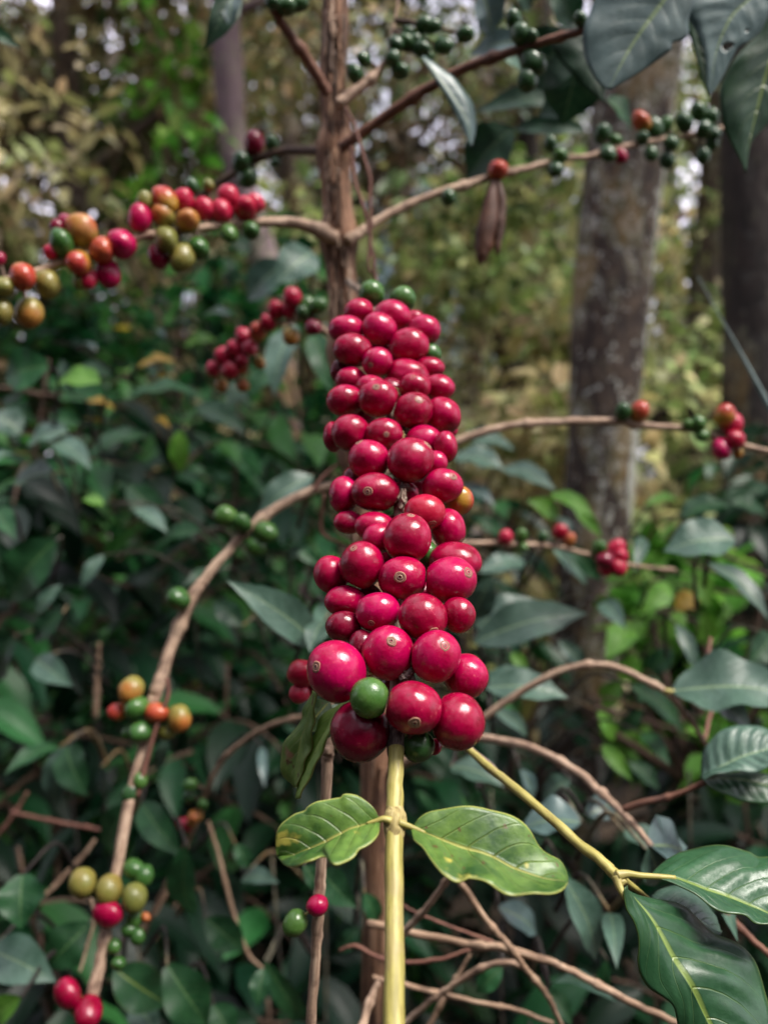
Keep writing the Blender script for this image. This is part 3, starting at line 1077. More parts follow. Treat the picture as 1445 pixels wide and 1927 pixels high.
for q in [(z1, 450, 540), (z1, 600, 640), (z1, 640, 860), (z1, 430, 1020), (z1, 700, 1060), (z1, 690, 1240), (z1, 400, 1450), (z1, 720, 1560), (z2, 620, 330), (z2, 560, 500), (z2, 640, 830), (z2, 720, 1010), (z2, 450, 780), (z2, 800, 760), (z2, 720, 560)]:
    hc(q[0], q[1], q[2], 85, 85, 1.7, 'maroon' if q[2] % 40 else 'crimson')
for h in HC:
    h.append(axis_depth(h[1]) + 0.008 * (h[4] - 0.35) - 0.003)
n = len(HC)
d0 = [h[7] for h in HC]
dep = d0[:]
for it in range(80):
    for i in range(n):
        for j in range(i):
            a, b = HC[i], HC[j]
            pa, pb = P(a[0], a[1], dep[i]), P(b[0], b[1], dep[j])
            ra = (a[2] + a[3]) / 2 * dep[i] / F
            rb = (b[2] + b[3]) / 2 * dep[j] / F
            gap = (ra + rb) * 0.93 - (pa - pb).length
            if gap > 0:
                s = 1 if d0[i] > d0[j] else -1
                st = min(gap * 0.35, 0.0006)
                dep[i] += s * st
                dep[j] -= s * st
    for i in range(n):
        dep[i] = max(d0[i] - 0.012, min(d0[i] + 0.014, dep[i]))

random.seed(5)
for i, (X, Y, rx, ry, layer, kind, eye, _d) in enumerate(HC):
    d = dep[i]
    c = P(X, Y, d)
    sx, sy = rx * d / F, ry * d / F
    if eye is not None:
        ex, ey = eye
        q = math.hypot(ex, ey)
        if q > 0.96:
            ex, ey = ex / q * 0.96, ey / q * 0.96
        nv = Vector((ex, ey, math.sqrt(max(0.02, 1 - ex * ex - ey * ey))))
    else:
        off = (X - 748) / 110
        a = random.uniform(-0.5, 0.5)
        nv = Vector((max(-0.8, min(0.8, off)) + random.uniform(-.25, .25), random.uniform(-0.5, 0.5), -0.55 - 0.3 * random.random()))
    Rm = basis_z(nv, random.uniform(0, 3.14))
    # basis_z works in world axes; here the vector is in camera axes, so build it directly
    nvn = nv.normalized()
    ref = Vector((0, 1, 0)) if abs(nvn.y) < 0.9 else Vector((1, 0, 0))
    xx = ref.cross(nvn).normalized()
    Rm = Matrix((xx, nvn.cross(xx), nvn)).transposed() @ Matrix.Rotation(random.uniform(-.5, .5), 3, 'Z')
    xf3 = CAMB @ Matrix.Diagonal((sx, sy, (sx + sy) / 2)) @ Rm
    xf = Matrix.Translation(c) @ xf3.to_4x4()
    sd = random.uniform(0, 60)
    bil = 0.035 if eye is not None else 0.05
    if X == HC[0][0] or kind == 'green':
        bil = 0.02
    cm = cherry_mesh('cherry', None, xf, seed=sd, nr=22, ns=36, bil=bil, dent=0.034, taper=0.05)
    for j, o_ in enumerate(HC):          # flat where it presses on a neighbour
        if j == i:
            continue
        cb = P(o_[0], o_[1], dep[j])
        ra, rb = (sx + sy) / 2, (o_[2] + o_[3]) / 2 * dep[j] / F
        ab = cb - c
        L_ = ab.length
        if L_ > (ra + rb) * 1.06 or L_ < 1e-6:
            continue
        ab = ab / L_
        hh = (L_ * L_ + ra * ra - rb * rb) / (2 * L_) - 0.00008
        if hh < 0.35 * ra:
            continue
        for q, vv in enumerate(cm.v):
            tt = (vv - c).dot(ab)
            if tt > hh - 0.0004:
                e_ = tt - (hh - 0.0004)
                cm.v[q] = vv - ab * (e_ - 0.0004 * (1 - math.exp(-e_ / 0.0004)))
    ch = cm.build('cherry', M[kind], hero, origin=c)
    lab = {'green': 'unripe green cherry', 'deepgreen': 'small dark green cherry under the cluster', 'maroon': 'dark maroon cherry deep in the cluster',
           'blush': 'half-ripe orange and yellow cherry', 'scarlet': 'cherry with russet scars on its skin'}.get(kind)
    if lab:
        ch['label'] = lab
    size = 0.25 * random.uniform(0.72, 1.2) * (0.95 if 'green' not in kind else 1.1)
    s = scar_mesh(xf, size, sd).build('calyx_scar', M['scar_green' if 'green' in kind else 'scar'], ch, origin=c)

# dried flower remains between the cherries
def crumple(center, r, mat, parent, name, seed, squash=(1, 1, 1)):
    mb = MB()
    ns, nr = 14, 9
    for i in range(nr + 1):
        th = math.pi * i / nr
        for k in range(ns):
            a = 2 * math.pi * k / ns
            dv = Vector((math.sin(th) * math.cos(a), math.sin(th) * math.sin(a), math.cos(th)))
            q = 1 + 0.9 * noise.noise(dv * 2.6 + Vector((seed, 0, seed)))
            mb.v.append(Vector(center) + Vector((dv.x * squash[0], dv.y * squash[1], dv.z * squash[2])) * r * q)
            mb.uv.append((k * r * 0.4, i * r * 0.4))
    for i in range(nr):
        for k in range(ns):
            a0, a1 = i * ns + k, i * ns + (k + 1) % ns
            mb.f.append((a0, a0 + ns, a1 + ns, a1))
    return mb.build(name, mat, parent, origin=center, smooth=False)


for (x, y, r, m, sq) in [(*z2(690, 60), 11, 'oldnode', (1, 1, .8)), (*z2(680, 140), 12, 'stemwood', (.7, .8, 1.6)), (*z2(700, 1275), 15, 'oldnode', (1.1, 1, .7)),
                         (*z2(735, 1250), 9, 'stemwood', (.6, .6, 1.3)), (*z2(665, 810), 8, 'stemwood', (.6, .6, 1.5)), (*z2(470, 1262), 8, 'tannode', (1.2, .8, .6)), (*z1(715, 1165), 7, 'tannode', (.5, .5, 1.6)), (*z1(665, 868), 9, 'tannode', (1, 1, 1.0))]:
    d = axis_depth(y) - 0.0035
    crumple(P(x, y, d), r * d / F, M[m], hero, 'dried_flower', x, sq)

# the two leaves at the node
def hl(z, pts, d, k=1.0):
    out = []
    for q in pts:
        X, Y = z(q[0], q[1])
        out.append((X, Y, d + k * (q[2] if len(q) > 2 else 0)))
    return out


DN = axis_depth(1550) - 0.001
mid = hl(z3, [(548, 428, 0), (515, 440, 0), (460, 458, -.001), (370, 493, -.002), (270, 545, -.002), (170, 583, -.001), (95, 590, .001)], DN)
upm = hl(z3, [(546, 426, 0), (524, 424, .001), (508, 392, .004), (474, 357, .007), (430, 332, .009), (378, 329, .010), (370, 341, .010), (315, 345, .010), (265, 357, .010), (222, 388, .010), (212, 400, .010), (165, 410, .009), (120, 446, .008), (95, 495, .007), (89, 545, .004), (93, 588, .001)], DN, 0.15)
lom = hl(z3, [(549, 431, 0), (528, 452, -.001), (525, 490, -.004), (502, 530, -.006), (470, 552, -.007), (438, 560, -.008), (425, 580, -.009), (395, 612, -.010), (360, 635, -.011), (330, 626, -.011), (305, 594, -.008), (275, 592, -.007), (240, 612, -.008), (180, 634, -.007), (130, 630, -.004), (97, 594, .001)], DN, 1.7)
leaf_margins('leaf', mid, upm, lom, M['leaf_sun'], hero, bulge=0.06, ripple=0.035, nv=6.5, seed=2.0)['label'] = 'rounded left leaf with a notched lower edge'
mid = hl(z3, [(634, 455, 0), (700, 482, -.001), (800, 524, -.002), (900, 560, -.003), (1010, 602, -.004), (1120, 648, -.005), (1220, 686, -.006), (1325, 700, -.008)], DN)
upm = hl(z3, [(635, 453, 0), (672, 468, 0), (690, 436, .004), (740, 401, .008), (830, 385, .011), (920, 383, .012), (1010, 390, .012), (1065, 405, .011), (1120, 442, .009), (1168, 490, .007), (1200, 540, .005), (1240, 580, .002), (1292, 612, -.002), (1320, 658, -.006), (1328, 698, -.008)], DN, 0.15)
lom = hl(z3, [(636, 458, 0), (664, 480, -.001), (674, 520, -.004), (712, 550, -.006), (735, 590, -.008), (758, 628, -.010), (790, 662, -.012), (840, 688, -.013), (872, 696, -.013), (888, 690, -.013), (905, 684, -.013), (935, 697, -.013), (1000, 720, -.014), (1060, 740, -.014), (1120, 755, -.014), (1200, 760, -.014), (1260, 745, -.013), (1310, 722, -.011), (1327, 702, -.008)], DN, 1.7)
leaf_margins('leaf', mid, upm, lom, M['leaf_sun'], hero, bulge=0.05, ripple=0.016, nv=7, seed=7.0)['label'] = 'long right leaf with a pale lower half'
# their stalks
for pts in ([(735, 1545, 15), (722, 1541, 12), (708, 1545, 9), (690, 1550, 6)], [(750, 1548, 15), (764, 1553, 12), (780, 1559, 9), (800, 1567, 6)]):
    mb = MB()
    tube(mb, [[*P(x, y, DN - 0.0012), w * DN / F / 2] for x, y, w in pts], seg=10, sub=5)
    mb.build('leaf_stalk', M['greenstem'], hero)
#=====================================================================  THE COFFEE TREE BEHIND
random.seed(21)
tree_o = thing('coffee_tree', P(712, 2600, 0.62), 'slender brown coffee tree directly behind the ripe cluster with fruit on its spreading side branches', 'coffee tree')
tree_o.location.z = 0
mb = MB()
tp = [(628, -260, 54), (630, -60, 54), (629, 60, 53), (628, 170, 54), (631, 285, 58), (635, 430, 60), (642, 560, 60), (655, 700, 62), (680, 900, 64), (700, 1150, 66), (712, 1450, 66), (714, 1800, 70), (716, 2300, 74)]
path = px_path([(x_, y_, w_ * 0.92) for x_, y_, w_ in tp], 0.55, 0.62)
path.append([path[-1][0], path[-1][1], -0.05, path[-1][3] * 1.2])
tube(mb, path, seg=22, sub=12, rough=0.13, seed=4.0, knots=(0.095, 0.125, 0.165, 0.20), wander=0.25)
trunk = mb.build('trunk', M['trunk'], tree_o)
# loose strips of bark on the trunk
for k in range(64):
    y0 = random.uniform(-20, 1500) if k < 14 else random.uniform(-20, 560)
    a = random.uniform(-0.8, 0.8)
    ln = random.uniform(30, 110)
    i = min(len(tp) - 2, max(j for j in range(len(tp) - 1) if tp[j][1] <= y0))
    q = (y0 - tp[i][1]) / (tp[i + 1][1] - tp[i][1])
    cx = tp[i][0] * (1 - q) + tp[i + 1][0] * q
    w = tp[i][2] / 2
    mb = MB()
    dd = 0.55 + 0.07 * max(0, y0 + 260) / 2560
    pts = []
    for s in (0, .35, .7, 1):
        lift = 0.0005 + 0.0018 * (s ** 2) * random.random()
        pts.append([*P(cx + math.sin(a) * w * (0.99 + .02 * s) + 3 * s * random.uniform(-1, 1) , y0 + ln * s, dd - math.cos(a) * w * dd / F - lift), random.uniform(2.5, 5.5) * (1 - .55 * s) * dd / F])
    tube(mb, pts, seg=6, sub=5, rough=0.5, seed=k, wander=0.5)
    mb.build('bark_strip', M[('trunk', 'branch', 'darkbranch')[k % 3]], trunk)

SURF = {}


def branch(name, pts, d0, d1, mat='branch', knots=(), label=None, fruits=(), z=None, rs=1.0, parent=None, seg=10, leafs=()):
    mb = MB()
    path = px_path([(x_, y_, w_ * 0.88) for x_, y_, w_ in pts], d0, d1)
    tube(mb, path, seg=seg, sub=9, rough=0.09, seed=pts[0][0] * 0.01, knots=knots, wander=0.25)
    o = mb.build(name, M[mat], parent or tree_o)
    if label:
        o['label'] = label
    ps = [(Vector(p[:3]), q[0], q[1], p[3]) for p, q in zip(path, pts)]
    for (x, y, r, kind) in fruits:
        X, Y = z(x, y)
        k = {z1: 3.6125, z4: 2.189, z5: 2.331, z6: 2.388, z7: 2.388, z8: 2.388, z9: 2.189, z10: 2.189, z3: 2.258, zpx: 1.0}[z]
        rp = r / k * rs * 1.1
        # nearest spot on the branch, in the picture and so in depth
        best = None
        for (a, ax, ay, ar), (b, bx, by, br) in zip(ps, ps[1:]):
            vx, vy = bx - ax, by - ay
            q = max(0, min(1, ((X - ax) * vx + (Y - ay) * vy) / max(1e-6, vx * vx + vy * vy)))
            dd = math.hypot(X - ax - vx * q, Y - ay - vy * q)
            if best is None or dd < best[0]:
                w = a.lerp(b, q)
                best = (dd, w, ar)
        dd, w, ar = best
        dw = (w - CAM).dot(FWD)
        rw = rp * dw / F
        # off the line: beside the branch; on it: in front
        side = dd * dw / F
        need = (rw * 0.95 + ar) ** 2 - side ** 2
        dz = -math.sqrt(need) if need > 0 else random.choice((-1, -0.4, 0.3)) * rw * 0.6
        c = P(X, Y, dw + dz)
        axv = (c - w)
        axv = axv.normalized() + Vector((random.uniform(-.5, .5), random.uniform(-.5, .2), random.uniform(-.5, .5)))
        if dd > 0.6 * rp:
            sb = MB()
            tube(sb, [[*w, 0.0014], [*(w.lerp(c, 0.5) + Vector((0, 0, 0.0008))), 0.0011], [*c, 0.0009]], seg=6, sub=3)
            sb.build('fruit_stalk', M['branch' if kind in ('amber', 'scarlet') else 'darkbranch'], o)
        put_cherry(c, rp * (dw + dz) / F * 0.97, axv, kind, o, stretch=random.uniform(1.12, 1.32), scar=False)
    return o


def zpx(x, y):
    return (x, y)


Rr, Gg, Dg, Or, Ol, Am, Ma = 'scarlet', 'green', 'deepgreen', 'blush', 'olive', 'amber', 'maroon'
branch('branch', [(616, 178, 26), (590, 130, 24), (555, 78, 22), (525, 35, 20), (500, -10, 18), (480, -60, 16)], 0.545, 0.50, 'redbranch', (0.4,), fruits=[(540, 12, 16, Dg), (514, 4, 14, Dg), (562, 6, 15, Dg)], z=zpx)
branch('branch', [(636, 195, 26), (665, 175, 24), (700, 147, 20), (725, 112, 10), (738, 60, 7), (748, 5, 6), (752, -60, 5)], 0.545, 0.56, 'branch', (0.25,),
       fruits=[(710, 260, 30, Dg), (672, 325, 34, Dg), (850, 190, 32, Dg), (895, 185, 34, Dg), (940, 175, 30, Dg), (965, 215, 34, Dg), (835, 255, 34, Dg), (870, 310, 34, Dg), (905, 145, 26, Dg), (975, 110, 34, Dg), (1010, 115, 32, Dg), (1060, 200, 36, Dg), (990, 250, 26, Dg), (1155, 150, 34, Dg)], z=z5)
branch('branch', [(640, 278, 26), (665, 262, 24), (700, 238, 22), (760, 195, 22), (830, 151, 21), (890, 122, 21), (940, 105, 20), (1020, 80, 18), (1095, 58, 17), (1180, 30, 14)], 0.545, 0.47, 'redbranch', (0.3, 0.58, 0.8),
       fruits=[(300, 82, 34, Dg), (330, 152, 40, Dg), (600, 85, 30, Dg), (388, 282, 50, Dg), (362, 362, 42, Dg), (385, 160, 26, Dg)], z=z6)
branch('branch', [(622, 287, 20), (594, 284, 20), (543, 283, 18), (500, 294, 18), (466, 309, 17), (440, 326, 15), (412, 343, 14), (374, 372, 13), (340, 396, 10)], 0.555, 0.66, 'darkbranch', (0.35, 0.5),
       fruits=[(478, 269, 19, Ma), (512, 269, 13, Dg), (455, 305, 19, Dg), (466, 333, 19, Dg), (519, 304, 9, Dg)], z=zpx)
branch('branch', [(634, 452, 30), (612, 440, 28), (575, 424, 26), (530, 418, 24), (490, 418, 21), (440, 421, 18), (380, 430, 17), (320, 438, 16), (270, 445, 16), (220, 459, 16), (165, 478, 16), (110, 496, 15), (50, 516, 15), (0, 530, 14), (-70, 545, 12)], 0.555, 0.47, 'branch', (0.05, 0.3, 0.52, 0.75),
       label='pale arching branch heavy with mixed red and yellow cherries',
       fruits=[(940, 370, 42, Rr), (1010, 420, 44, Rr), (1050, 400, 36, Rr), (915, 432, 40, Rr), (842, 425, 42, Rr), (945, 525, 34, Gg), (1035, 512, 35, Gg),
               (577, 460, 46, 'crimson'), (598, 395, 34, Ol), (680, 385, 46, Or), (757, 388, 42, Rr), (672, 452, 42, Am), (775, 472, 44, Am), (685, 548, 46, Ol), (750, 622, 50, Ol), (818, 585, 44, Gg), (655, 622, 42, Ma), (795, 330, 28, Dg), (860, 325, 22, Ol),
               (337, 512, 60, Am), (238, 500, 30, Ma), (272, 482, 34, Ma), (255, 565, 46, Gg), (210, 600, 27, Rr), (502, 568, 58, 'crimson'), (420, 595, 50, Or), (325, 645, 48, Or), (447, 692, 46, 'crimson'), (365, 712, 34, Rr), (330, 722, 27, Ol),
               (95, 702, 52, Or), (197, 735, 52, Ol), (122, 852, 54, Am), (12, 745, 42, Ol), (12, 850, 42, Ol), (-2, 630, 26, Ma)], z=z4)
branch('branch', [(652, 452, 26), (672, 442, 24), (700, 421, 20), (760, 388, 18), (830, 362, 17), (870, 350, 17), (900, 341, 17), (940, 329, 16), (1000, 315, 15), (1060, 300, 14), (1110, 294, 14), (1180, 275, 13), (1290, 255, 12), (1360, 240, 10)], 0.555, 0.66, 'branch', (0.3, 0.42, 0.65),
       label='thin branch rising past the lichen trunk with green cherries',
       fruits=[(230, 765, 42, Or), (8, 885, 34, Dg), (465, 645, 30, Dg), (510, 702, 33, Gg), (488, 762, 34, Dg), (700, 600, 36, Dg), (725, 690, 36, Dg), (782, 702, 28, 'crimson'), (875, 545, 38, Or), (930, 572, 40, Dg), (985, 560, 30, Gg), (880, 620, 28, Dg), (918, 690, 30, Dg), (990, 720, 33, Dg), (1010, 642, 33, Dg), (1066, 547, 37, Dg), (1132, 500, 36, Dg), (1182, 530, 37, Dg), (1160, 582, 37, Dg), (1192, 640, 31, Dg), (1150, 700, 33, Dg), (1200, 600, 28, Dg), (760, 630, 24, Gg)], z=z6)
branch('branch', [(652, 700, 16), (642, 660, 14), (612, 622, 12), (572, 602, 10), (520, 612, 9), (480, 650, 8), (440, 682, 8), (400, 708, 7)], 0.59, 0.66, 'branch', (),
       fruits=[(1205, 790, 37, Rr), (1140, 838, 34, Rr), (1200, 832, 36, Rr), (1270, 830, 38, Gg), (1310, 822, 34, Gg), (1105, 890, 29, Rr), (1060, 930, 34, Or), (1005, 950, 35, Rr), (970, 1000, 36, Rr), (1030, 995, 31, Rr), (1200, 950, 34, Am), (925, 1032, 37, Rr), (950, 1085, 37, Rr), (880, 1082, 30, Rr), (1000, 1045, 27, Rr), (1068, 1055, 24, Am), (912, 1150, 25, Am), (1000, 1150, 24, Am), (1290, 912, 33, Ma), (1250, 850, 27, Dg), (990, 1080, 26, Or)], z=z4)
branch('branch', [(700, 900, 20), (790, 858, 19), (855, 832, 19), (920, 810, 18), (970, 800, 17), (1000, 797, 18), (1090, 792, 17), (1170, 793, 17), (1190, 798, 17), (1240, 803, 15), (1300, 808, 14), (1360, 828, 13), (1445, 850, 12), (1520, 872, 10)], 0.585, 0.60, 'branch', (0.36, 0.6),
       label='smooth tan branch crossing the lichen trunk with few cherries',
       fruits=[(865, 226, 42, Or), (792, 226, 33, Dg), (1250, 242, 44, Or), (1285, 287, 44, Rr), (1297, 352, 42, Rr), (1235, 395, 42, 'crimson'), (1130, 282, 36, Gg), (1148, 332, 30, Gg), (1308, 410, 22, Am), (1085, 285, 24, Gg)], z=z7)
branch('branch', [(700, 1030, 14), (800, 1024, 13), (860, 1022, 13), (900, 1022, 12), (950, 1023, 12), (1040, 1028, 11), (1100, 1042, 10), (1180, 1062, 9), (1270, 1073, 8)], 0.60, 0.72, 'branch', (),
       fruits=[(265, 790, 32, Rr), (335, 782, 26, Gg), (430, 787, 23, Dg), (510, 765, 32, Rr), (550, 802, 27, Am), (685, 842, 33, Gg), (760, 842, 36, Rr), (780, 880, 34, Rr), (770, 925, 40, Rr), (710, 890, 40, Ma), (715, 930, 32, Rr), (345, 835, 20, Gg)], z=z7)
b = branch('branch', [(740, 1440, 18), (830, 1400, 17), (900, 1358, 16), (960, 1315, 16), (1040, 1268, 16), (1090, 1253, 16), (1130, 1251, 16), (1160, 1257, 16), (1220, 1284, 15), (1255, 1305, 13), (1300, 1358, 11), (1332, 1405, 9)], 0.59, 0.54, 'branch', (0.62, 0.8))
mb = MB()
tube(mb, px_path([(1250, 1300, 11), (1275, 1303, 9), (1320, 1305, 6), (1420, 1305, 5), (1500, 1310, 4)], 0.545, 0.54), seg=8, sub=6)
mb.build('twig', M['greenstem'], b)
leaf_px((1262, 1300), (1500, 1300), 92, 0.545, 0.52, M['leaf_grey'], b, tilt=0.55, fold=0.3, arch=0.10, wav=0.09, serr=0.08)
leaf_px((1310, 1296), (1420, 1375), 48, 0.545, 0.53, M['leaf_grey'], b, tilt=0.5, wav=0.08)
b = branch('branch', [(700, 1470, 22), (790, 1420, 20), (840, 1398, 19), (880, 1387, 19), (950, 1395, 18), (1020, 1415, 18), (1090, 1455, 18), (1115, 1478, 18), (1140, 1500, 17), (1190, 1550, 15), (1225, 1592, 13)], 0.60, 0.42, 'branch', (0.35, 0.68, 0.82))
mb = MB()
tube(mb, px_path([(1172, 1523, 13), (1210, 1510, 13), (1250, 1502, 12), (1290, 1488, 11), (1320, 1474, 12), (1336, 1466, 10)], 0.435, 0.42), seg=9, sub=7, knots=(0.5,))
tw = mb.build('twig', M['redbranch'], b)
leaf_margins('leaf', hl(z8, [(1150, 638), (1220, 590), (1320, 540), (1430, 505), (1560, 470)], 0.415), hl(z8, [(1148, 634), (1142, 590), (1160, 500), (1215, 432), (1290, 398), (1330, 392), (1400, 402), (1480, 430), (1560, 468)], 0.425),
             hl(z8, [(1152, 640), (1215, 612), (1300, 600), (1400, 602), (1480, 560), (1560, 474)], 0.405), M['leaf_grey'], tw, bulge=0.1, ripple=0.10, nv=9, seed=11.)
leaf_margins('leaf', hl(z8, [(1152, 642), (1240, 632), (1340, 640), (1440, 665), (1560, 700)], 0.417), hl(z8, [(1150, 640), (1220, 615), (1300, 604), (1400, 606), (1480, 630), (1560, 696)], 0.422),
             hl(z8, [(1153, 645), (1200, 680), (1280, 720), (1380, 745), (1480, 740), (1560, 704)], 0.41), M['leaf_gloss'], tw, bulge=0.1, ripple=0.06, nv=9, seed=13.)
leaf_px((1222, 1590), (1300, 1610), 80, 0.42, 0.44, M['leaf_blue'], b, tilt=0.6, wav=0.05)
leaf_px((1220, 1592), (1240, 1670), 70, 0.42, 0.43, M['leaf_grey'], b, tilt=0.3, wav=0.05)
b = branch('branch', [(690, 925, 20), (650, 918, 20), (620, 917, 21), (585, 924, 21), (530, 950, 21), (470, 994, 21), (430, 1037, 20), (405, 1065, 21), (385, 1090, 22), (365, 1118, 26), (340, 1172, 25), (318, 1230, 25), (300, 1285, 28), (287, 1322, 26), (270, 1400, 22), (250, 1480, 23), (232, 1570, 24), (220, 1642, 24), (204, 1722, 23), (193, 1790, 23), (178, 1862, 28), (168, 1905, 22), (150, 1990, 18)], 0.59, 0.46, 'branch', (0.19, 0.41, 0.58, 0.86),
           label='long drooping branch curving down with sparse cherries',
           fruits=[(930, 900, 40, Gg), (997, 930, 36, Gg), (1095, 965, 42, Gg), (1055, 1027, 37, Gg), (735, 1242, 46, Gg)], z=z9)
bl = [(540, 325, 48, Am), (490, 415, 36, Or), (565, 400, 46, Gg), (645, 420, 44, Or), (740, 442, 48, Am), (582, 497, 42, Gg), (530, 500, 27, Gg), (685, 500, 32, Ol), (577, 697, 32, Gg), (537, 750, 32, Dg), (340, 1122, 52, Ol), (450, 1150, 54, Ol), (555, 1182, 48, Ol), (445, 1245, 52, 'crimson'), (550, 1062, 38, Gg), (597, 1092, 36, Gg), (555, 1265, 30, Gg), (535, 1312, 30, Gg), (568, 1342, 28, Gg), (600, 1262, 20, Am), (280, 1577, 52, 'crimson'), (365, 1652, 54, 'crimson'), (470, 1380, 28, Gg), (490, 1452, 28, Gg), (320, 1625, 36, Ol)]
pp = [((x, y), k) for x, y, k in [(287, 1322, 1)]]
for (x, y, r, kind) in bl:
    X, Y = z10(x, y)
    d = 0.59 - 0.13 * min(1, (Y - 917) / 1300 + 0.15)
    off = -0.008 if r > 40 else -0.002
    put_cherry(P(X, Y, d + off), 1.08 * r / 2.189 * (d + off) / F * 0.97, Vector((random.uniform(-1, 1), -0.6, random.uniform(-1, .3))), kind, b, stretch=random.uniform(1.12, 1.32), scar=False)
mb = MB()
tube(mb, px_path([(645, 868, 7), (620, 886, 7), (598, 908, 8), (592, 922, 8)], 0.58, 0.575), seg=7, sub=5)
mb.build('twig', M['redtwig'], b)
mb = MB()
tube(mb, px_path([(315, 1275, 8), (316, 1310, 9), (300, 1350, 9), (285, 1400, 9), (270, 1455, 10), (258, 1500, 10)], 0.52, 0.51), seg=7, sub=6)
mb.build('twig', M['redtwig'], b)
mb = MB()
tube(mb, px_path([(610, 930, 7), (604, 980, 7), (608, 1005, 7), (640, 1022, 7), (665, 1030, 6)], 0.575, 0.59), seg=7, sub=6)
mb.build('twig', M['redtwig'], b)
b = branch('branch', [(700, 1360, 12), (640, 1352, 12), (570, 1350, 12), (515, 1362, 12), (465, 1390, 11), (420, 1430, 11), (390, 1485, 11), (370, 1545, 11), (345, 1600, 10), (300, 1690, 9), (270, 1760, 8)], 0.62, 0.72, 'twig', (0.2, 0.4),
           fruits=[(785, 715, 24, Gg), (780, 765, 24, Dg), (835, 797, 22, Gg), (805, 845, 27, Am), (760, 880, 27, Rr), (790, 870, 20, Am)], z=z10)

# withered flower spray hanging under the branch on the right
mb = MB()
for k, pts in enumerate([[(930, 338, 10), (925, 380, 30), (915, 430, 36), (907, 475, 26), (903, 500, 4)], [(938, 340, 8), (942, 385, 20), (939, 430, 18), (936, 468, 11), (934, 480, 3)]]):
    mb = MB()
    tube(mb, px_path(pts, 0.59, 0.585), seg=9, sub=6, rough=0.5, seed=k)
    tag(mb.build('withered_leaf', M['leaf_dry'], tree_o), None, None)

# vines beside the trunk
for lab, pts in [('thin brown vine hanging beside the slender coffee trunk, the outer one', [(652, 205, 6), (668, 240, 7), (686, 300, 7), (697, 340, 7), (697, 390, 7), (698, 430, 7), (694, 500, 6), (706, 526, 5), (712, 600, 4)]),
                 ('thin brown vine hanging beside the slender coffee trunk, the inner one', [(662, 275, 6), (668, 340, 7), (684, 390, 8), (694, 432, 7), (706, 515, 6), (712, 560, 5)])]:
    mb = MB()
    tube(mb, px_path(pts, 0.535, 0.52), seg=7, sub=8, rough=0.1, wander=0.5)
    tag(mb.build('vine', M['redtwig']), lab, 'vine')
#=====================================================================  STEMS, SHOOTS AND LEAVES CLOSE BY
# thin upright stem left of the green stem
st = thing('upright_twig', P(584, 1960, 0.33), 'thin greyish stem rising behind the notched leaf with one red and one green cherry', 'stem')
mb = MB()
tube(mb, px_path([(622, 1250, 16), (620, 1330, 17), (618, 1390, 19), (617, 1412, 25), (616, 1435, 21), (612, 1500, 20), (608, 1560, 20), (604, 1640, 20), (600, 1690, 22), (598, 1735, 22), (594, 1800, 19), (589, 1870, 19), (584, 1960, 19), (580, 2100, 20), (575, 2600, 22)], 0.33, 0.33), seg=12, sub=9, rough=0.12, knots=(), wander=0.2)
tube(mb, px_path([(692, 1090, 12), (668, 1130, 13), (640, 1190, 14), (622, 1252, 16)], None, [.60, .52, .41, .33]), seg=12, sub=7, rough=0.1)
mb.build('stem', M['branch'], st)
put_cherry(P(597, 1704, 0.325), 19.5 * 0.325 / F, Vector((-0.6, -0.7, -0.2)), 'crimson', st, label='single red cherry', scar=False)
put_cherry(P(555, 1738, 0.325), 24 * 0.325 / F, Vector((-0.5, -0.6, -0.5)), 'green', st, label='single green cherry', scar=False)
put_cherry(P(569, 1267, 0.345), 27 * 0.345 / F, Vector((-0.8, -0.3, 0.2)), 'scarlet', st, scar=False)
put_cherry(P(563, 1305, 0.345), 18 * 0.345 / F, Vector((-0.8, -0.3, -0.2)), 'scarlet', st, scar=False)
put_cherry(P(592, 1290, 0.35), 20 * 0.35 / F, Vector((-0.8, -0.3, -0.2)), 'maroon', st, scar=False)
mb = MB()
tube(mb, px_path([(596, 1690, 6), (585, 1712, 5), (570, 1724, 5)], 0.328, 0.325), seg=6, sub=4)
mb.build('fruit_stalk', M['greenstem'], st)
DL = 0.30
leaf_margins('leaf', hl(z10, [(1300, 330, 0), (1275, 430), (1245, 530), (1225, 620), (1225, 720, -.004)], DL), hl(z10, [(1298, 330), (1250, 400), (1250, 440), (1205, 500), (1165, 560), (1157, 620), (1170, 680), (1222, 728)], DL + .004),
             hl(z10, [(1302, 330), (1300, 400), (1290, 480), (1290, 540), (1265, 620), (1240, 680), (1228, 724)], DL - .012), M['leaf_old'], st, bulge=0.1, ripple=0.02, seed=3., n=30, m=6)
leaf_margins('leaf', hl(z10, [(1440, 370, 0), (1390, 410), (1340, 500), (1290, 600), (1245, 700), (1228, 775)], DL - .012), hl(z10, [(1436, 368), (1330, 430), (1300, 500), (1262, 590), (1235, 680), (1222, 772)], DL - .008),
             hl(z10, [(1444, 374), (1395, 430), (1360, 510), (1320, 600), (1275, 690), (1240, 772)], DL - .022), M['leaf_old'], st, bulge=0.1, ripple=0.02, seed=4., n=30, m=6)
leaf_px((620, 1320), (570, 1380), 55, 0.315, 0.31, M['leaf_sun'], st, tilt=0.3)
leaf_px((640, 1325), (598, 1400), 45, 0.322, 0.315, M['leaf_gloss'], st, tilt=0.3)

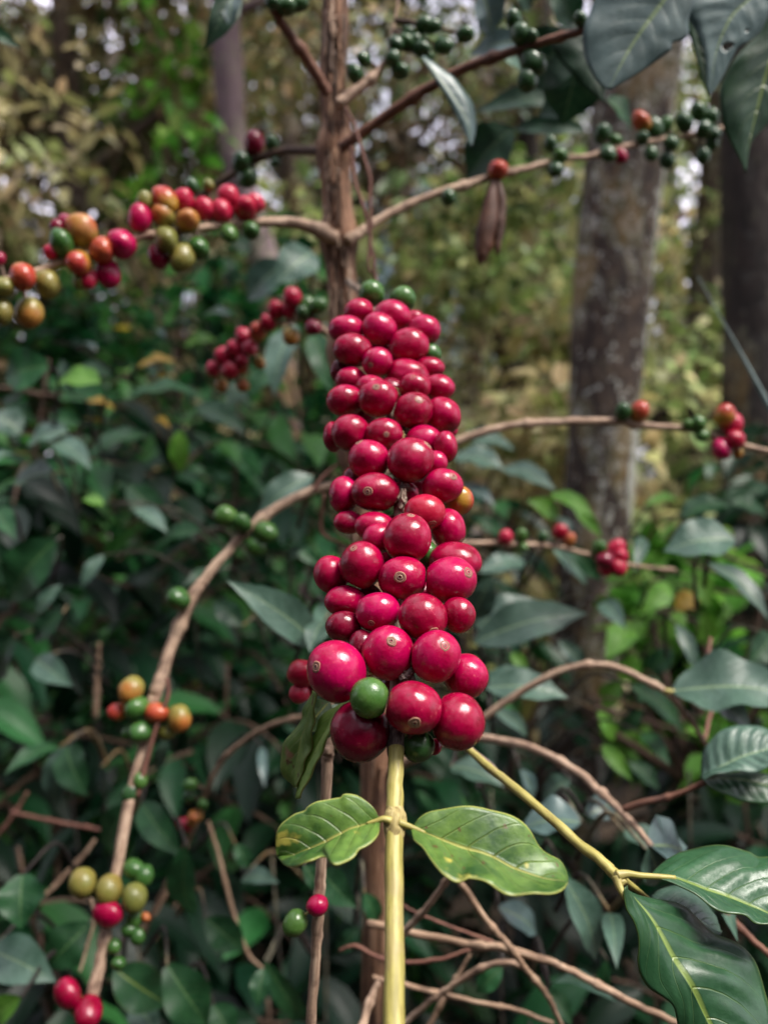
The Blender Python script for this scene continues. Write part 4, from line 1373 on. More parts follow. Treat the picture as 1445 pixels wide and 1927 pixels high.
# yellow-green shoot with the big leaves, lower right
sh = thing('coffee_shoot', P(860, 1390, 0.36), 'yellow-green shoot slanting down with large glossy dark green leaves at its end', 'coffee shoot')
mb = MB()
tube(mb, px_path([(830, 1365, 11), (872, 1402, 12), (895, 1422, 13), (925, 1448, 16), (960, 1476, 17), (1020, 1526, 18), (1080, 1580, 19), (1130, 1620, 20), (1160, 1650, 22), (1172, 1664, 18)], 0.36, 0.29), seg=14, sub=9, rough=0.1, seed=2.0, wander=0.15)
mb.build('green_stem', M['greenstem'], sh)
mb = MB()
tube(mb, px_path([(828, 1363, 13), (872, 1401, 14), (895, 1421, 15), (912, 1436, 18), (925, 1447, 19), (932, 1453, 15)], 0.3595, 0.3448), seg=12, sub=7, rough=0.2)
tube(mb, px_path([(708, 1290, 11), (735, 1305, 11), (775, 1330, 12), (828, 1363, 13)], None, [.605, .53, .45, .36]), seg=12, sub=7, rough=0.2)
mb.build('dark_stem', M['oldnode'], sh)
for pts, da, db in [([(1160, 1648, 22), (1180, 1645, 15), (1205, 1648, 12), (1240, 1650, 11), (1270, 1652, 9)], .291, .292), ([(1160, 1650, 20), (1165, 1670, 15), (1176, 1690, 11), (1192, 1708, 9)], .291, .284), ([(1162, 1650, 20), (1185, 1665, 13), (1205, 1680, 10), (1222, 1694, 8)], .292, .305)]:
    mb = MB()
    tube(mb, px_path(pts, da, db), seg=9, sub=6)
    mb.build('leaf_stalk', M['greenstem'], sh)
D2 = 0.283
leaf_margins('leaf', hl(z8, [(798, 1128, 0), (850, 1182), (920, 1272, -.002), (970, 1352, -.004), (1030, 1462, -.006), (1100, 1582, -.009), (1180, 1732, -.012), (1260, 1880, -.016), (1350, 2040, -.02)], D2),
             hl(z8, [(796, 1128), (789, 1160), (802, 1222), (838, 1270), (860, 1335), (860, 1400), (854, 1450), (866, 1510), (905, 1570), (965, 1612), (1012, 1655), (1030, 1725), (1050, 1820), (1100, 1920), (1200, 2010), (1345, 2042, -.02)], D2 - .010),
             hl(z8, [(802, 1127), (830, 1150), (920, 1172, .004), (1000, 1190, .007), (1060, 1215, .01), (1130, 1267, .01), (1210, 1330, .01), (1290, 1372, .008), (1370, 1452, .004), (1420, 1542, 0), (1442, 1642, -.004), (1450, 1740, -.008), (1450, 1850, -.012), (1420, 1960, -.016), (1355, 2040, -.02)], D2 + .004),
             M['leaf_gloss'], sh, bulge=0.09, ripple=0.035, nv=7, slant=2.2, seed=21., n=60, m=11)
D3 = 0.292
leaf_margins('leaf', hl(z8, [(920, 1080, 0), (1000, 1078), (1080, 1102), (1180, 1140), (1300, 1182), (1445, 1242), (1580, 1300)], D3),
             hl(z8, [(918, 1078), (930, 1050, .006), (980, 1010, .012), (1060, 962, .018), (1150, 942, .02), (1260, 945, .02), (1360, 957, .019), (1400, 985, .018), (1470, 1000, .016), (1540, 1080, .01), (1582, 1298)], D3),
             hl(z8, [(922, 1082), (1000, 1098, -.002), (1090, 1140, -.005), (1180, 1202, -.008), (1260, 1242, -.010), (1340, 1250, -.010), (1390, 1284, -.011), (1470, 1292, -.010), (1578, 1302)], D3),
             M['leaf_gloss'], sh, bulge=0.07, ripple=0.03, nv=7, slant=2.2, seed=25., n=50, m=10)
leaf_margins('leaf', hl(z8, [(920, 1180), (1000, 1195), (1090, 1240), (1160, 1290), (1228, 1335)], 0.312), hl(z8, [(922, 1176), (960, 1130), (1040, 1120), (1120, 1160), (1190, 1230), (1230, 1332)], 0.322),
             hl(z8, [(920, 1184), (980, 1240), (1060, 1290), (1140, 1325), (1226, 1338)], 0.305), M['leaf_grey'], sh, bulge=0.1, ripple=0.05, seed=27., n=30, m=6)

# leafy branch hanging into the picture at the top right
tb = thing('coffee_branch', P(1300, -160, 0.47), 'overhanging branch with large drooping blue-grey leaves, one with a small hole', 'coffee branch')
mb = MB()
tube(mb, px_path([(1700, -240, 20), (1500, -190, 18), (1300, -150, 16), (1150, -120, 13), (1060, -90, 9)], 0.46, 0.50), seg=9, sub=7, knots=(0.3, 0.6))
mb.build('twig', M['branch'], tb)
D4 = 0.45
def tl(mid, le, ri, d, mat, seed, **kw):
    kw = {'n': 40, 'm': 8, **kw}
    return leaf_margins('leaf', hl(z11, mid, d), hl(z11, le, d), hl(z11, ri, d), M[mat], tb, seed=seed, **kw)
tl([(960, -300), (900, -120), (845, -10), (780, 80), (700, 190), (640, 280), (590, 370), (548, 450), (515, 527)],
   [(955, -300), (700, -240), (520, -100), (430, 0), (400, 75), (368, 150), (358, 230), (370, 320), (402, 412), (452, 492), (512, 528)],
   [(965, -300), (1020, -160), (1012, 0), (978, 110), (982, 195), (942, 238), (895, 245), (872, 270), (880, 292), (800, 352), (700, 422), (600, 482), (518, 527)], D4, 'leaf_blue', 31., bulge=0.08, ripple=0.018, nv=9)
tl([(1520, -240), (1420, -90), (1330, 0), (1240, 85), (1190, 172), (1150, 272), (1125, 382), (1108, 550)],
   [(1515, -240), (1250, -180), (1060, -60), (985, 20), (972, 85), (1010, 162), (1048, 240), (1075, 330), (1085, 420), (1090, 500), (1105, 550)],
   [(1525, -240), (1600, -80), (1500, 40), (1440, 95), (1400, 182), (1330, 242), (1262, 285), (1220, 362), (1180, 442), (1140, 512), (1111, 550)], D4 + .01, 'leaf_blue', 35., n=110, m=22, holes=((0.45, 0.69, 0.26, 0.032), (0.62, 0.55, 0.06, 0.008)), bulge=0.08, ripple=0.012, nv=10)
tl([(1560, 0), (1500, 200), (1440, 400), (1380, 640), (1330, 860), (1312, 1010)],
   [(1555, 0), (1440, 70), (1390, 190), (1250, 340), (1170, 490), (1158, 600), (1176, 722), (1222, 832), (1282, 942), (1309, 1010)],
   [(1565, 0), (1680, 200), (1690, 400), (1620, 560), (1480, 690), (1400, 770), (1345, 830), (1325, 920), (1315, 1010)], D4 + .035, 'leaf_gloss', 37., bulge=0.10, ripple=0.03, nv=8)
tl([(330, 120), (370, 230), (420, 380), (460, 500), (485, 600)], [(328, 120), (220, 200), (180, 270), (250, 380), (360, 500), (482, 602)], [(332, 120), (420, 200), (470, 340), (492, 460), (488, 598)], D4 + .06, 'leaf_dark', 39., bulge=0.1)
tl([(1000, 40), (1020, 180), (1050, 330), (1075, 450), (1092, 560)], [(995, 40), (960, 120), (1000, 260), (1040, 400), (1090, 562)], [(1005, 40), (1080, 160), (1110, 300), (1110, 430), (1094, 558)], D4 + .03, 'leaf_dark', 41., bulge=0.1)
leaf_margins('leaf', hl(z5, [(965, 250), (1040, 345), (1110, 440), (1165, 540), (1178, 642)], .50), hl(z5, [(962, 255), (1010, 330), (1070, 430), (1125, 530), (1174, 642)], .50),
             hl(z5, [(968, 250), (1065, 310), (1145, 390), (1190, 470), (1200, 560), (1182, 640)], .505), M['leaf_blue'], tb, bulge=0.15, seed=43., n=30, m=6)
for b_, t_, w, d, m_ in [((905, -20), (925, 70), 70, .60, 'leaf_blue'), ((1000, 75), (880, 100), 50, .62, 'leaf_blue'), ((935, 100), (990, 150), 40, .6, 'leaf_grey'), ((1080, 60), (980, 170), 110, .58, 'leaf_dark'),
                         ((1090, 90), (1060, 235), 120, .6, 'leaf_dark'), ((1130, 160), (1010, 215), 90, .66, 'leaf_dark'), ((965, 240), (875, 335), 95, .66, 'leaf_dark'), ((1080, 195), (885, 205), 48, .7, 'leaf_dark'), ((1100, 245), (960, 240), 40, .72, 'leaf_dark'), ((1140, 185), (1190, 245), 50, .68, 'leaf_mid'),
                         ((1040, -30), (1085, 60), 70, .66, 'leaf_dark'), ((970, -40), (1000, 20), 60, .66, 'leaf_dark')]:
    leaf_px(b_, t_, w, d, d + .02, M[m_], tb, tilt=random.uniform(0, .3), wav=0.05)

tb2 = thing('leaf_spray', P(450, -80, .55), 'dark curled leaf with a pale sheen hanging from above beside the coffee trunk', 'leaf spray')
mb = MB()
tube(mb, px_path([(520, -140, 8), (480, -90, 7), (448, -30, 5), (445, -8, 4)], .55, .55), seg=7, sub=5)
mb.build('twig', M['twig'], tb2)
leaf_px((448, -25), (388, 90), 46, .55, .54, M['leaf_dark'], tb2, tilt=0.1, twist=.6)
leaf_px((440, -20), (432, 50), 40, .55, .54, M['leaf_blue'], tb2, tilt=0.4)
leaf_px((-30, 55), (38, 88), 26, .55, .55, M['leaf_dark'], tb2, tilt=0.1)

# the slim blade at the right edge
bl_ = thing('grass_blade', P(1500, 850, .7), 'slender dull grey blade leaning in at the right edge above the fruiting twig', 'blade')
mb = MB()
tube(mb, px_path([(1312, 520, 2), (1345, 580, 3), (1385, 650, 5), (1420, 715, 9), (1460, 790, 12), (1520, 900, 14)], .72, .66), seg=8, sub=6)
mb.build('blade', M['leaf_blue'], bl_)

# dry twigs, lower right
TW = [('thick dry twig running across behind the yellow-green stem', [(690, 1740, 17), (763, 1752, 17), (812, 1762, 17), (879, 1776, 17), (945, 1785, 18), (989, 1797, 18), (1049, 1815, 17), (1133, 1858, 16), (1196, 1891, 16), (1260, 1920, 15), (1320, 1950, 14)], .44, .40, 'twig'),
      ('pale twig angling up to the underside of the long right leaf', [(745, 1776, 15), (763, 1752, 15), (800, 1712, 14), (843, 1655, 13), (880, 1610, 11)], .43, .40, 'branch'),
      ('dry twig falling steeply from the long right leaf', [(850, 1640, 12), (868, 1662, 14), (905, 1718, 14), (935, 1755, 14), (963, 1786, 15), (990, 1825, 13), (1011, 1850, 14), (1036, 1885, 12), (1060, 1940, 10)], .42, .42, 'twig'),
      ('low straight twig at the bottom edge, right of the green stem', [(700, 1840, 11), (763, 1855, 11), (834, 1871, 11), (900, 1886, 11), (967, 1899, 10), (1040, 1925, 10)], .46, .46, 'twig'),
      ('arching dry twig bent like a bow under the thick twig', [(745, 1940, 13), (772, 1915, 13), (817, 1878, 13), (861, 1848, 14), (901, 1826, 14), (945, 1812, 14), (975, 1816, 13), (1000, 1835, 10)], .47, .44, 'branch'),
      ('thin reddish twig looping behind the green stem', [(640, 1788, 7), (655, 1782, 8), (675, 1781, 9), (701, 1796, 9), (728, 1806, 9), (768, 1811, 9), (834, 1804, 9), (885, 1786, 8)], .49, .47, 'redtwig'),
      ('leaning twig tip between the bow-shaped twig and the thick twig', [(800, 1945, 12), (820, 1908, 11), (848, 1858, 10), (868, 1825, 8), (884, 1796, 6)], .5, .5, 'twig'),
      ('pale upright twig left of the green stem foot', [(672, 1990, 18), (684, 1927, 17), (698, 1880, 16), (711, 1848, 13)], .42, .44, 'branch'),
      ('hair-thin reddish twig above the thick dry twig', [(740, 1695, 5), (800, 1725, 6), (870, 1752, 6), (940, 1778, 6), (1000, 1800, 5)], .48, .47, 'redtwig'),
      ('brown twig emerging under the large glossy leaves at the right edge', [(1340, 1700, 10), (1362, 1716, 13), (1395, 1748, 14), (1430, 1782, 14), (1500, 1840, 13)], .40, .38, 'redbranch'),
      ('upright reddish stalk in front of the dark gap at the right', [(1322, 1400, 9), (1332, 1360, 9), (1338, 1325, 9), (1330, 1260, 8), (1336, 1200, 7)], .56, .62, 'redtwig'),
      ('long brown twig drooping through the shaded leaves at the lower left', [(392, 1545, 8), (400, 1570, 8), (420, 1640, 9), (440, 1720, 9), (462, 1785, 9), (485, 1815, 7), (540, 1850, 5)], .75, .72, 'twig'),
      ('dim twig lying level above the heart-shaped leaf', [(20, 1528, 8), (46, 1534, 9), (110, 1547, 9), (183, 1561, 9), (230, 1572, 7)], .8, .78, 'redtwig'),
      ('dim twig slanting up beside the heart-shaped leaf', [(60, 1712, 8), (90, 1680, 9), (125, 1645, 9), (160, 1606, 9), (180, 1580, 7)], .78, .8, 'twig'),
      ('short faint twig at the left edge behind the level twig', [(-20, 1590, 8), (10, 1555, 9), (35, 1520, 9), (52, 1490, 7)], .85, .85, 'redtwig'),
      ('yellowish dead stalk behind the low red cherries', [(150, 1830, 6), (165, 1780, 6), (178, 1730, 6), (172, 1690, 5)], .6, .62, 'twig'),
      ('slanting brown twig behind the small orange and red cherries', [(250, 1770, 8), (300, 1705, 9), (330, 1640, 9), (352, 1590, 8)], .82, .82, 'twig'),
      ('brown vertical stalk behind the orange cherries', [(180, 1350, 12), (182, 1300, 12), (185, 1250, 10), (187, 1210, 7)], 1.0, 1.0, 'twig')]
for lab, pts, da, db, m_ in TW:
    mb = MB()
    tube(mb, px_path([(x_, y_, w_ * .86) for x_, y_, w_ in pts], da, db), seg=9, sub=8, rough=0.14, seed=pts[0][0] * .013, knots=(0.35, 0.7), wander=0.45)
    o = mb.build('dry_twig', M[m_])
    tag(o, lab, 'twig')
#=====================================================================  SHRUBS BEHIND: LEAVES ONE CAN TELL APART
random.seed(77)


def leafy(name, label, cat, at, leaves, z, k, stems=(), group=None):
    """a plant whose single leaves show; leaves: (bx,by,tx,ty,w,d,material,tilt)"""
    root = thing(name, (P(*at).x, P(*at).y, 0), label, cat, group)
    bx = P(*at)
    mb = MB()
    cs = [P(*z(l[0], l[1]), l[5]) for l in leaves]
    for c in cs:
        b = c + Vector(((bx.x - c.x) * 0.5, 0.10, -0.05))
        m_ = b.lerp(c, 0.6) + Vector((0, 0.02, 0.015))
        tube(mb, [[*b, 0.002], [*m_, 0.0016], [*c, 0.001]], seg=5, sub=4)
    b0 = Vector((bx.x, bx.y + 0.08, -0.02))
    tube(mb, [[*b0, 0.004], [bx.x + .02, bx.y + 0.12, bx.z * 0.5, 0.002], [bx.x, bx.y + 0.10, bx.z * 0.85, 0.0012]], seg=7, sub=5)
    mb.build('stem', M['dark_bark'], root)
    for l in leaves:
        X0, Y0 = z(l[0], l[1])
        X1, Y1 = z(l[2], l[3])
        leaf_px((X0, Y0), (X1, Y1), l[4] / k, l[5], l[5] + random.uniform(-.05, .03), M[l[6]], root, tilt=l[7] if len(l) > 7 else random.uniform(.1, .6), twist=random.uniform(-.4, .4), wav=0.05, shape=l[8] if len(l) > 8 else 'coffee', serr=0.06 if l[6] in ('leaf_grey',) else 0)
    return root


g, dk, gr, br, gl, bu, ye = 'leaf_mid', 'leaf_dark', 'leaf_grey', 'leaf_bright', 'leaf_gloss', 'leaf_blue', 'leaf_yellow'
leafy('coffee_shrub', 'coffee shrub with pale sheen-coloured leaves at the left edge below the yellow cherries', 'shrub', (110, 900, 1.0),
      [(415, 352, 212, 350, 100, .95, br, .6), (200, 280, 10, 330, 190, .8, g, .1, 'heart'), (90, 560, -40, 470, 110, .95, gr, .5), (285, 555, 105, 600, 95, .95, gr, .6), (200, 600, 375, 690, 90, .95, gr, .5), (215, 720, 20, 800, 115, .95, gr, .7), (60, 640, -60, 690, 80, .95, gr, .5),
       (300, 400, 250, 250, 60, 1.0, dk), (130, 500, 20, 440, 80, 1.05, dk), (330, 520, 200, 480, 70, 1.05, g)], z9, 2.189)
leafy('coffee_shrub', 'green shrub with yellow flecked leaves left of the lower red berry string', 'shrub', (330, 800, 1.3),
      [(530, 420, 830, 385, 105, 1.2, g, .8), (640, 570, 345, 645, 95, 1.2, g, .7), (745, 545, 742, 725, 85, 1.15, br, .2), (530, 770, 700, 965, 115, 1.1, g, .2), (810, 445, 1010, 545, 95, 1.15, dk), (600, 330, 480, 300, 60, 1.3, br, .7), (560, 300, 720, 250, 60, 1.3, ye, .7), (350, 430, 480, 455, 45, 1.25, ye, .8), (345, 500, 430, 525, 40, 1.25, ye, .8), (640, 500, 700, 530, 30, 1.2, ye, .6), (650, 345, 720, 320, 40, 1.3, ye, .8),
       (640, 290, 520, 330, 70, 1.3, bu, .9), (150, 170, 260, 140, 60, 1.3, bu, .9), (300, 200, 400, 210, 50, 1.35, bu, .9), (450, 330, 330, 270, 60, 1.4, g), (760, 200, 890, 170, 70, 1.4, br, .6), (830, 90, 950, 60, 55, 1.4, gr, .7), (720, 100, 820, 110, 40, 1.4, gr, .8), (620, 130, 680, 160, 35, 1.4, bu, .9)], z9, 2.189)
leafy('coffee_shrub', 'shrub with broad teal leaves hugging the slender trunk on its left', 'shrub', (560, 700, .95),
      [(1290, 600, 1140, 720, 170, .85, gr, .15), (1220, 900, 1120, 1180, 130, .85, gr, .2), (1290, 930, 1370, 1180, 110, .85, g, .2), (1180, 640, 1010, 800, 150, 1.1, gr, .2), (1150, 1080, 1010, 1190, 90, 1.0, g, .3), (1060, 1130, 930, 1250, 100, 1.05, dk)], z4, 2.189)
leafy('coffee_shrub', 'shaded shrub with a large drooping leaf below the green cherries', 'shrub', (480, 1300, .72),
      [(1290, 735, 1060, 885, 120, .75, gr, .3), (1310, 1430, 955, 1165, 150, .56, gr, .4), (1350, 1270, 1290, 1440, 100, .6, gr, .3), (1310, 1100, 1200, 1010, 60, .8, g), (1190, 1080, 1260, 1020, 50, .8, dk), (1000, 1350, 880, 1250, 90, .8, dk), (880, 1130, 760, 1180, 60, .85, dk), (560, 870, 690, 960, 60, .9, gr, .5), (830, 960, 650, 1010, 70, .9, g, .5), (430, 1060, 330, 1200, 60, .9, gr, .6), (430, 850, 340, 830, 45, .9, br, .5)], z9, 2.189)
leafy('coffee_shrub', 'dark shrub with a broad shaded leaf below the pale sheen-coloured leaves at the left', 'shrub', (60, 1150, .95),
      [(230, 1000, 20, 1260, 210, .8, g, .15), (60, 1190, -60, 960, 120, .85, dk), (150, 1300, 250, 1180, 60, .85, gr), (-30, 880, 60, 980, 90, .8, g), (260, 1300, 130, 1420, 90, .8, dk)], z9, 2.189)
leafy('coffee_shrub', 'shrub with paired dark leaves beneath the orange cherries', 'shrub', (190, 1480, .8),
      [(270, 555, 215, 805, 120, .72, gr, .3), (275, 555, 355, 760, 150, .72, g, .3), (245, 560, 25, 655, 80, .75, g, .6), (530, 790, 445, 1020, 120, .72, g, .3), (585, 790, 745, 1010, 125, .7, g, .25), (770, 965, 785, 1275, 135, .62, g, .2), (150, 200, 290, 300, 110, .85, gr, .3), (60, 100, -20, 300, 140, .85, dk), (420, 640, 470, 760, 60, .8, bu, .5), (690, 520, 640, 660, 60, .9, gr, .4), (970, 960, 1030, 1060, 60, .8, g), (1080, 560, 1090, 720, 40, .9, bu, .4)], z10, 2.189)
leafy('vine', 'climbing plant with a heart-shaped green leaf at the lower left edge', 'vine', (90, 1780, .62),
      [(95, 1085, 85, 1308, 195, .58, g, .05, 'heart'), (370, 1290, 180, 1480, 180, .62, g, .2, 'heart'), (-40, 1395, 220, 1515, 150, .6, gr, .5), (690, 1460, 860, 1715, 180, .6, g, .15, 'heart'), (850, 1265, 1010, 1400, 120, .7, g, .3), (470, 1470, 700, 1630, 170, .62, gl, .4), (90, 1590, -50, 1720, 110, .55, br, .3), (560, 1600, 650, 1740, 120, .65, gr, .3), (880, 1620, 960, 1760, 120, .62, g, .3)], z10, 2.189)
leafy('coffee_shrub', 'shrub with dull leaves between the thin grey stem and the green stem', 'shrub', (640, 1700, .6),
      [(1330, 1070, 1460, 1220, 130, .5, g, .2), (1250, 1045, 1330, 1160, 65, .5, g, .3), (1090, 1470, 1060, 1630, 85, .58, g, .2), (1090, 1440, 1265, 1700, 90, .58, g, .3), (1340, 40, 1275, 160, 95, .55, gr, .3), (1000, 1100, 1140, 1110, 60, .7, gr, .6), (1480, 1300, 1380, 1420, 70, .6, dk), (1500, 1160, 1560, 1290, 70, .55, g, .3)], z10, 2.189)
leafy('coffee_shrub', 'shrub with crinkled grey-green leaves right of the ripe cluster', 'shrub', (950, 1200, .85),
      [(120, 1265, 630, 1115, 165, .72, gr, .45), (95, 1160, 205, 965, 140, .75, gr, .3), (130, 1200, 420, 1060, 100, .78, gr, .5), (475, 840, 645, 1005, 95, .78, gr, .35), (555, 825, 700, 990, 85, .78, g, .3), (30, 430, 260, 475, 115, 1.0, gr, .5), (60, 350, 310, 385, 85, 1.1, gr, .6), (250, 480, 490, 565, 95, 1.05, gr, .5), (60, 560, 220, 640, 70, 1.0, bu, .6), (500, 700, 365, 620, 85, .95, br, .3), (465, 595, 665, 690, 75, .95, br, .3), (570, 640, 700, 790, 60, .95, br, .3), (500, 700, 570, 800, 60, .95, bu, .6), (500, 1255, 640, 1385, 75, .75, gr, .4), (150, 1440, 480, 1455, 90, .7, gr, .55), (700, 1080, 800, 1190, 90, .85, gr, .4), (290, 1310, 370, 1390, 60, .75, br, .3), (150, 950, 380, 900, 80, .9, gr, .6), (250, 780, 120, 700, 70, 1.0, g, .3)], z7, 2.388)
leafy('coffee_shrub', 'shrub with saw-edged silvery leaves against the dark gap at the right', 'shrub', (1380, 1100, .75),
      [(1295, 800, 975, 840, 165, .68, gr, .5), (1175, 905, 1460, 1150, 100, .66, gr, .4), (1460, 1230, 1355, 1360, 135, .8, g, .3), (1050, 700, 1275, 635, 90, .95, g, .7), (1280, 640, 1445, 690, 80, .95, g, .6), (1040, 620, 890, 640, 45, 1.1, br, .6), (1445, 560, 1330, 600, 60, 1.1, g), (880, 790, 850, 930, 60, .85, gr, .4), (830, 800, 880, 870, 40, .85, g, .3), (1030, 1180, 1130, 1400, 70, .75, gr, .4)], z7, 2.388)
leafy('bush', 'small bush with bright light green leaves beside the foot of the lichen trunk', 'bush', (1210, 1220, 1.15),
      [(1000, 1000, 880, 1130, 110, 1.1, br, .3, 'heart'), (1090, 960, 1190, 1100, 120, 1.15, br, .3, 'heart'), (1060, 1130, 960, 1260, 110, 1.1, br, .3, 'heart'), (830, 1180, 720, 1330, 120, 1.1, br, .3, 'heart'), (1150, 1130, 1180, 1290, 100, 1.15, br, .3, 'heart'), (860, 1330, 780, 1440, 100, 1.1, br, .3, 'heart'), (1010, 1290, 900, 1420, 90, 1.15, g, .3), (870, 1170, 800, 1260, 80, 1.2, br, .2), (1120, 1050, 1020, 1120, 90, 1.2, 'leaf_yellow', .3), (780, 1440, 700, 1560, 90, 1.1, br, .3, 'heart'), (950, 1430, 860, 1530, 90, 1.1, g, .3)], z7, 2.388)
leafy('coffee_shrub', 'shrub with bluish leaves low behind the long right leaf and the yellow shoot', 'shrub', (1050, 1600, .55),
      [(175, 225, 545, 255, 115, .62, gr, .6), (825, 215, 1085, 435, 95, .75, g, .4), (195, 320, 380, 445, 65, .66, gr, .4), (20, 580, 255, 655, 105, .6, gr, .6), (605, 830, 325, 845, 135, .52, bu, .75), (630, 800, 770, 740, 95, .55, bu, .6), (525, 1075, 690, 1460, 140, .5, gr, .3), (735, 1235, 765, 1460, 95, .52, gr, .4), (795, 870, 1010, 960, 95, .5, gr, .5), (465, 1565, 745, 1600, 95, .5, gr, .6), (455, 1580, 565, 1740, 85, .5, g, .4), (895, 950, 1085, 935, 95, .45, bu, .6), (330, 590, 400, 730, 60, .62, bu, .6), (560, 640, 420, 720, 80, .62, gr, .5), (230, 1210, 420, 1330, 90, .55, bu, .5), (400, 1010, 560, 1080, 80, .55, g, .4), (130, 760, 60, 620, 70, .6, g, .3), (720, 1450, 700, 1620, 60, .55, g, .3), (880, 430, 1000, 560, 80, .8, g, .4), (700, 480, 830, 640, 70, .85, br, .4), (820, 560, 960, 680, 70, .85, g, .4), (680, 330, 760, 470, 70, .9, br, .3), (880, 320, 780, 430, 60, .9, g, .3), (90, 900, 230, 1010, 90, .56, g, .3), (250, 1480, 130, 1600, 80, .5, g, .4), (1240, 1230, 1300, 1330, 60, .42, gr, .4), (1000, 1340, 1080, 1480, 90, .5, dk)], z8, 2.388)

#=====================================================================  SHRUBS BEHIND: MASSES
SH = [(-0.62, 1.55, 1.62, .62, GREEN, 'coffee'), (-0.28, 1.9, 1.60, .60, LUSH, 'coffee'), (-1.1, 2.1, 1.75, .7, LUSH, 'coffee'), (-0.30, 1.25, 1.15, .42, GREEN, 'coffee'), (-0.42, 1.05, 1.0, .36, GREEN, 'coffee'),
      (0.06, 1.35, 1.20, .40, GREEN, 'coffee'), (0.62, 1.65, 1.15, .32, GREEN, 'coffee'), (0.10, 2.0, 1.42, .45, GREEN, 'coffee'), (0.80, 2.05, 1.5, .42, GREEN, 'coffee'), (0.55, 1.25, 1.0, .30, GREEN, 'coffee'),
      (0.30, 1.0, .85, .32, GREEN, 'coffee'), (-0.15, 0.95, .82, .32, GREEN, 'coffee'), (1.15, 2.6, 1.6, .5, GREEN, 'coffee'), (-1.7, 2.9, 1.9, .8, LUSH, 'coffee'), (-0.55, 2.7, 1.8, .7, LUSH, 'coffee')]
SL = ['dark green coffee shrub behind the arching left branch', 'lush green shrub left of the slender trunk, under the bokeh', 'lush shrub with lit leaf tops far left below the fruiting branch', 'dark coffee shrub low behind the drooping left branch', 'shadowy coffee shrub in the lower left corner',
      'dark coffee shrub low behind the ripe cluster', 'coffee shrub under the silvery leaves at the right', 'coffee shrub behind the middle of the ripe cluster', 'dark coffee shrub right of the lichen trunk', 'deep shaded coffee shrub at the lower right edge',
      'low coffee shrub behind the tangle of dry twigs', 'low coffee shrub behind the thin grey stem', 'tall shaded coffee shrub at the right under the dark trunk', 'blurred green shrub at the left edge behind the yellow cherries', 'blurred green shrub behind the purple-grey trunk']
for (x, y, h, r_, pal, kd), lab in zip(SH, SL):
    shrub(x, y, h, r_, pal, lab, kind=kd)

random.seed(101)
rng = np.random.default_rng(101)
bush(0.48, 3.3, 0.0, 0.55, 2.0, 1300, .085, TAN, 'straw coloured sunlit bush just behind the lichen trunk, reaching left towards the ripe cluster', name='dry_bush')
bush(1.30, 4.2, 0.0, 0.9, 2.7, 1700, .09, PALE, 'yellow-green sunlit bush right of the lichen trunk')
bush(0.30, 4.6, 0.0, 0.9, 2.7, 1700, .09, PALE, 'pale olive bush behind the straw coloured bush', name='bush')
bush(-0.9, 3.9, 0.0, 1.0, 2.2, 2600, .09, LUSH, 'green bush under the pale sky gaps at the left')
bush(-2.2, 4.2, 0.0, 1.0, 2.6, 2600, .09, OLIVE, 'olive bush at the left edge behind the lush shrubs')
bush(2.3, 3.6, 0.0, 0.8, 3.2, 2800, .09, GREEN, 'dark green bush beyond the dark trunk at the right edge')
bush(-0.95, 4.2, 1.9, 0.38, 1.5, 170, .085, BRIGHT, 'bright green leafy vine in front of the purple-grey trunk', name='vine', cat='vine', clumps=9)
bush(0.53, 1.5, 0.85, 0.13, 0.42, 240, .05, BRIGHT, 'light green herb in the gap between the lichen trunk and the silvery leaves', name='herb', cat='herb', clumps=9)

bush(-2.5, 5.6, 0.0, 1.2, 4.6, 3600, .10, BROWN, 'tall bush with withered brown leaves at the upper left', name='dry_bush', clumps=26, kind='far')
bush(-1.55, 6.2, 0.0, 1.0, 4.4, 2800, .10, MIXED, 'tall olive bush between the brown bush and the purple-grey trunk', clumps=22, kind='far')
bush(-3.6, 6.4, 0.0, 1.3, 5.0, 3200, .11, BROWN, 'tall brown bush at the far left behind the withered one', name='dry_bush', clumps=24, kind='far')
bush(1.9, 5.6, 0.0, 0.9, 4.0, 1700, .10, PALE, 'tall yellow-green bush behind the lichen trunk', clumps=22, kind='far')
bush(-2.9, 3.4, 0.0, 0.9, 3.4, 2400, .10, OLIVE, 'tall olive bush beyond the left edge of the shrubs', clumps=20, kind='far')
bush(-4.2, 4.6, 0.0, 1.1, 4.2, 2400, .11, BROWN, 'tall withered bush beyond the olive one at the far left', name='dry_bush', clumps=20, kind='far')
bush(0.60, 1.85, 0.72, 0.19, 0.50, 620, .055, BRIGHT, 'dense patch of light green small leaves right of the lichen trunk foot', name='bush', clumps=14)
# far thickets
random.seed(102)
rng = np.random.default_rng(102)
k = 0
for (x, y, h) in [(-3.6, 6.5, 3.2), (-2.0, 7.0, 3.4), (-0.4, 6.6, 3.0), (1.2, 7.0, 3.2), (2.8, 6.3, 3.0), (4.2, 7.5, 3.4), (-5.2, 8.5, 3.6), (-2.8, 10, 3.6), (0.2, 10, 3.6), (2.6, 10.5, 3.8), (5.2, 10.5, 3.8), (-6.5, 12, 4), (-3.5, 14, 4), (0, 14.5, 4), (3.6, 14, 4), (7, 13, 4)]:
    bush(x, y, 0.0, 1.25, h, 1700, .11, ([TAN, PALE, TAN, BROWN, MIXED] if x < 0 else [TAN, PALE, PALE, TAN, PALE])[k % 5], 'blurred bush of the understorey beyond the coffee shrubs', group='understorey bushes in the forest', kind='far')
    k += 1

#=====================================================================  TREES
random.seed(103)
rng = np.random.default_rng(103)
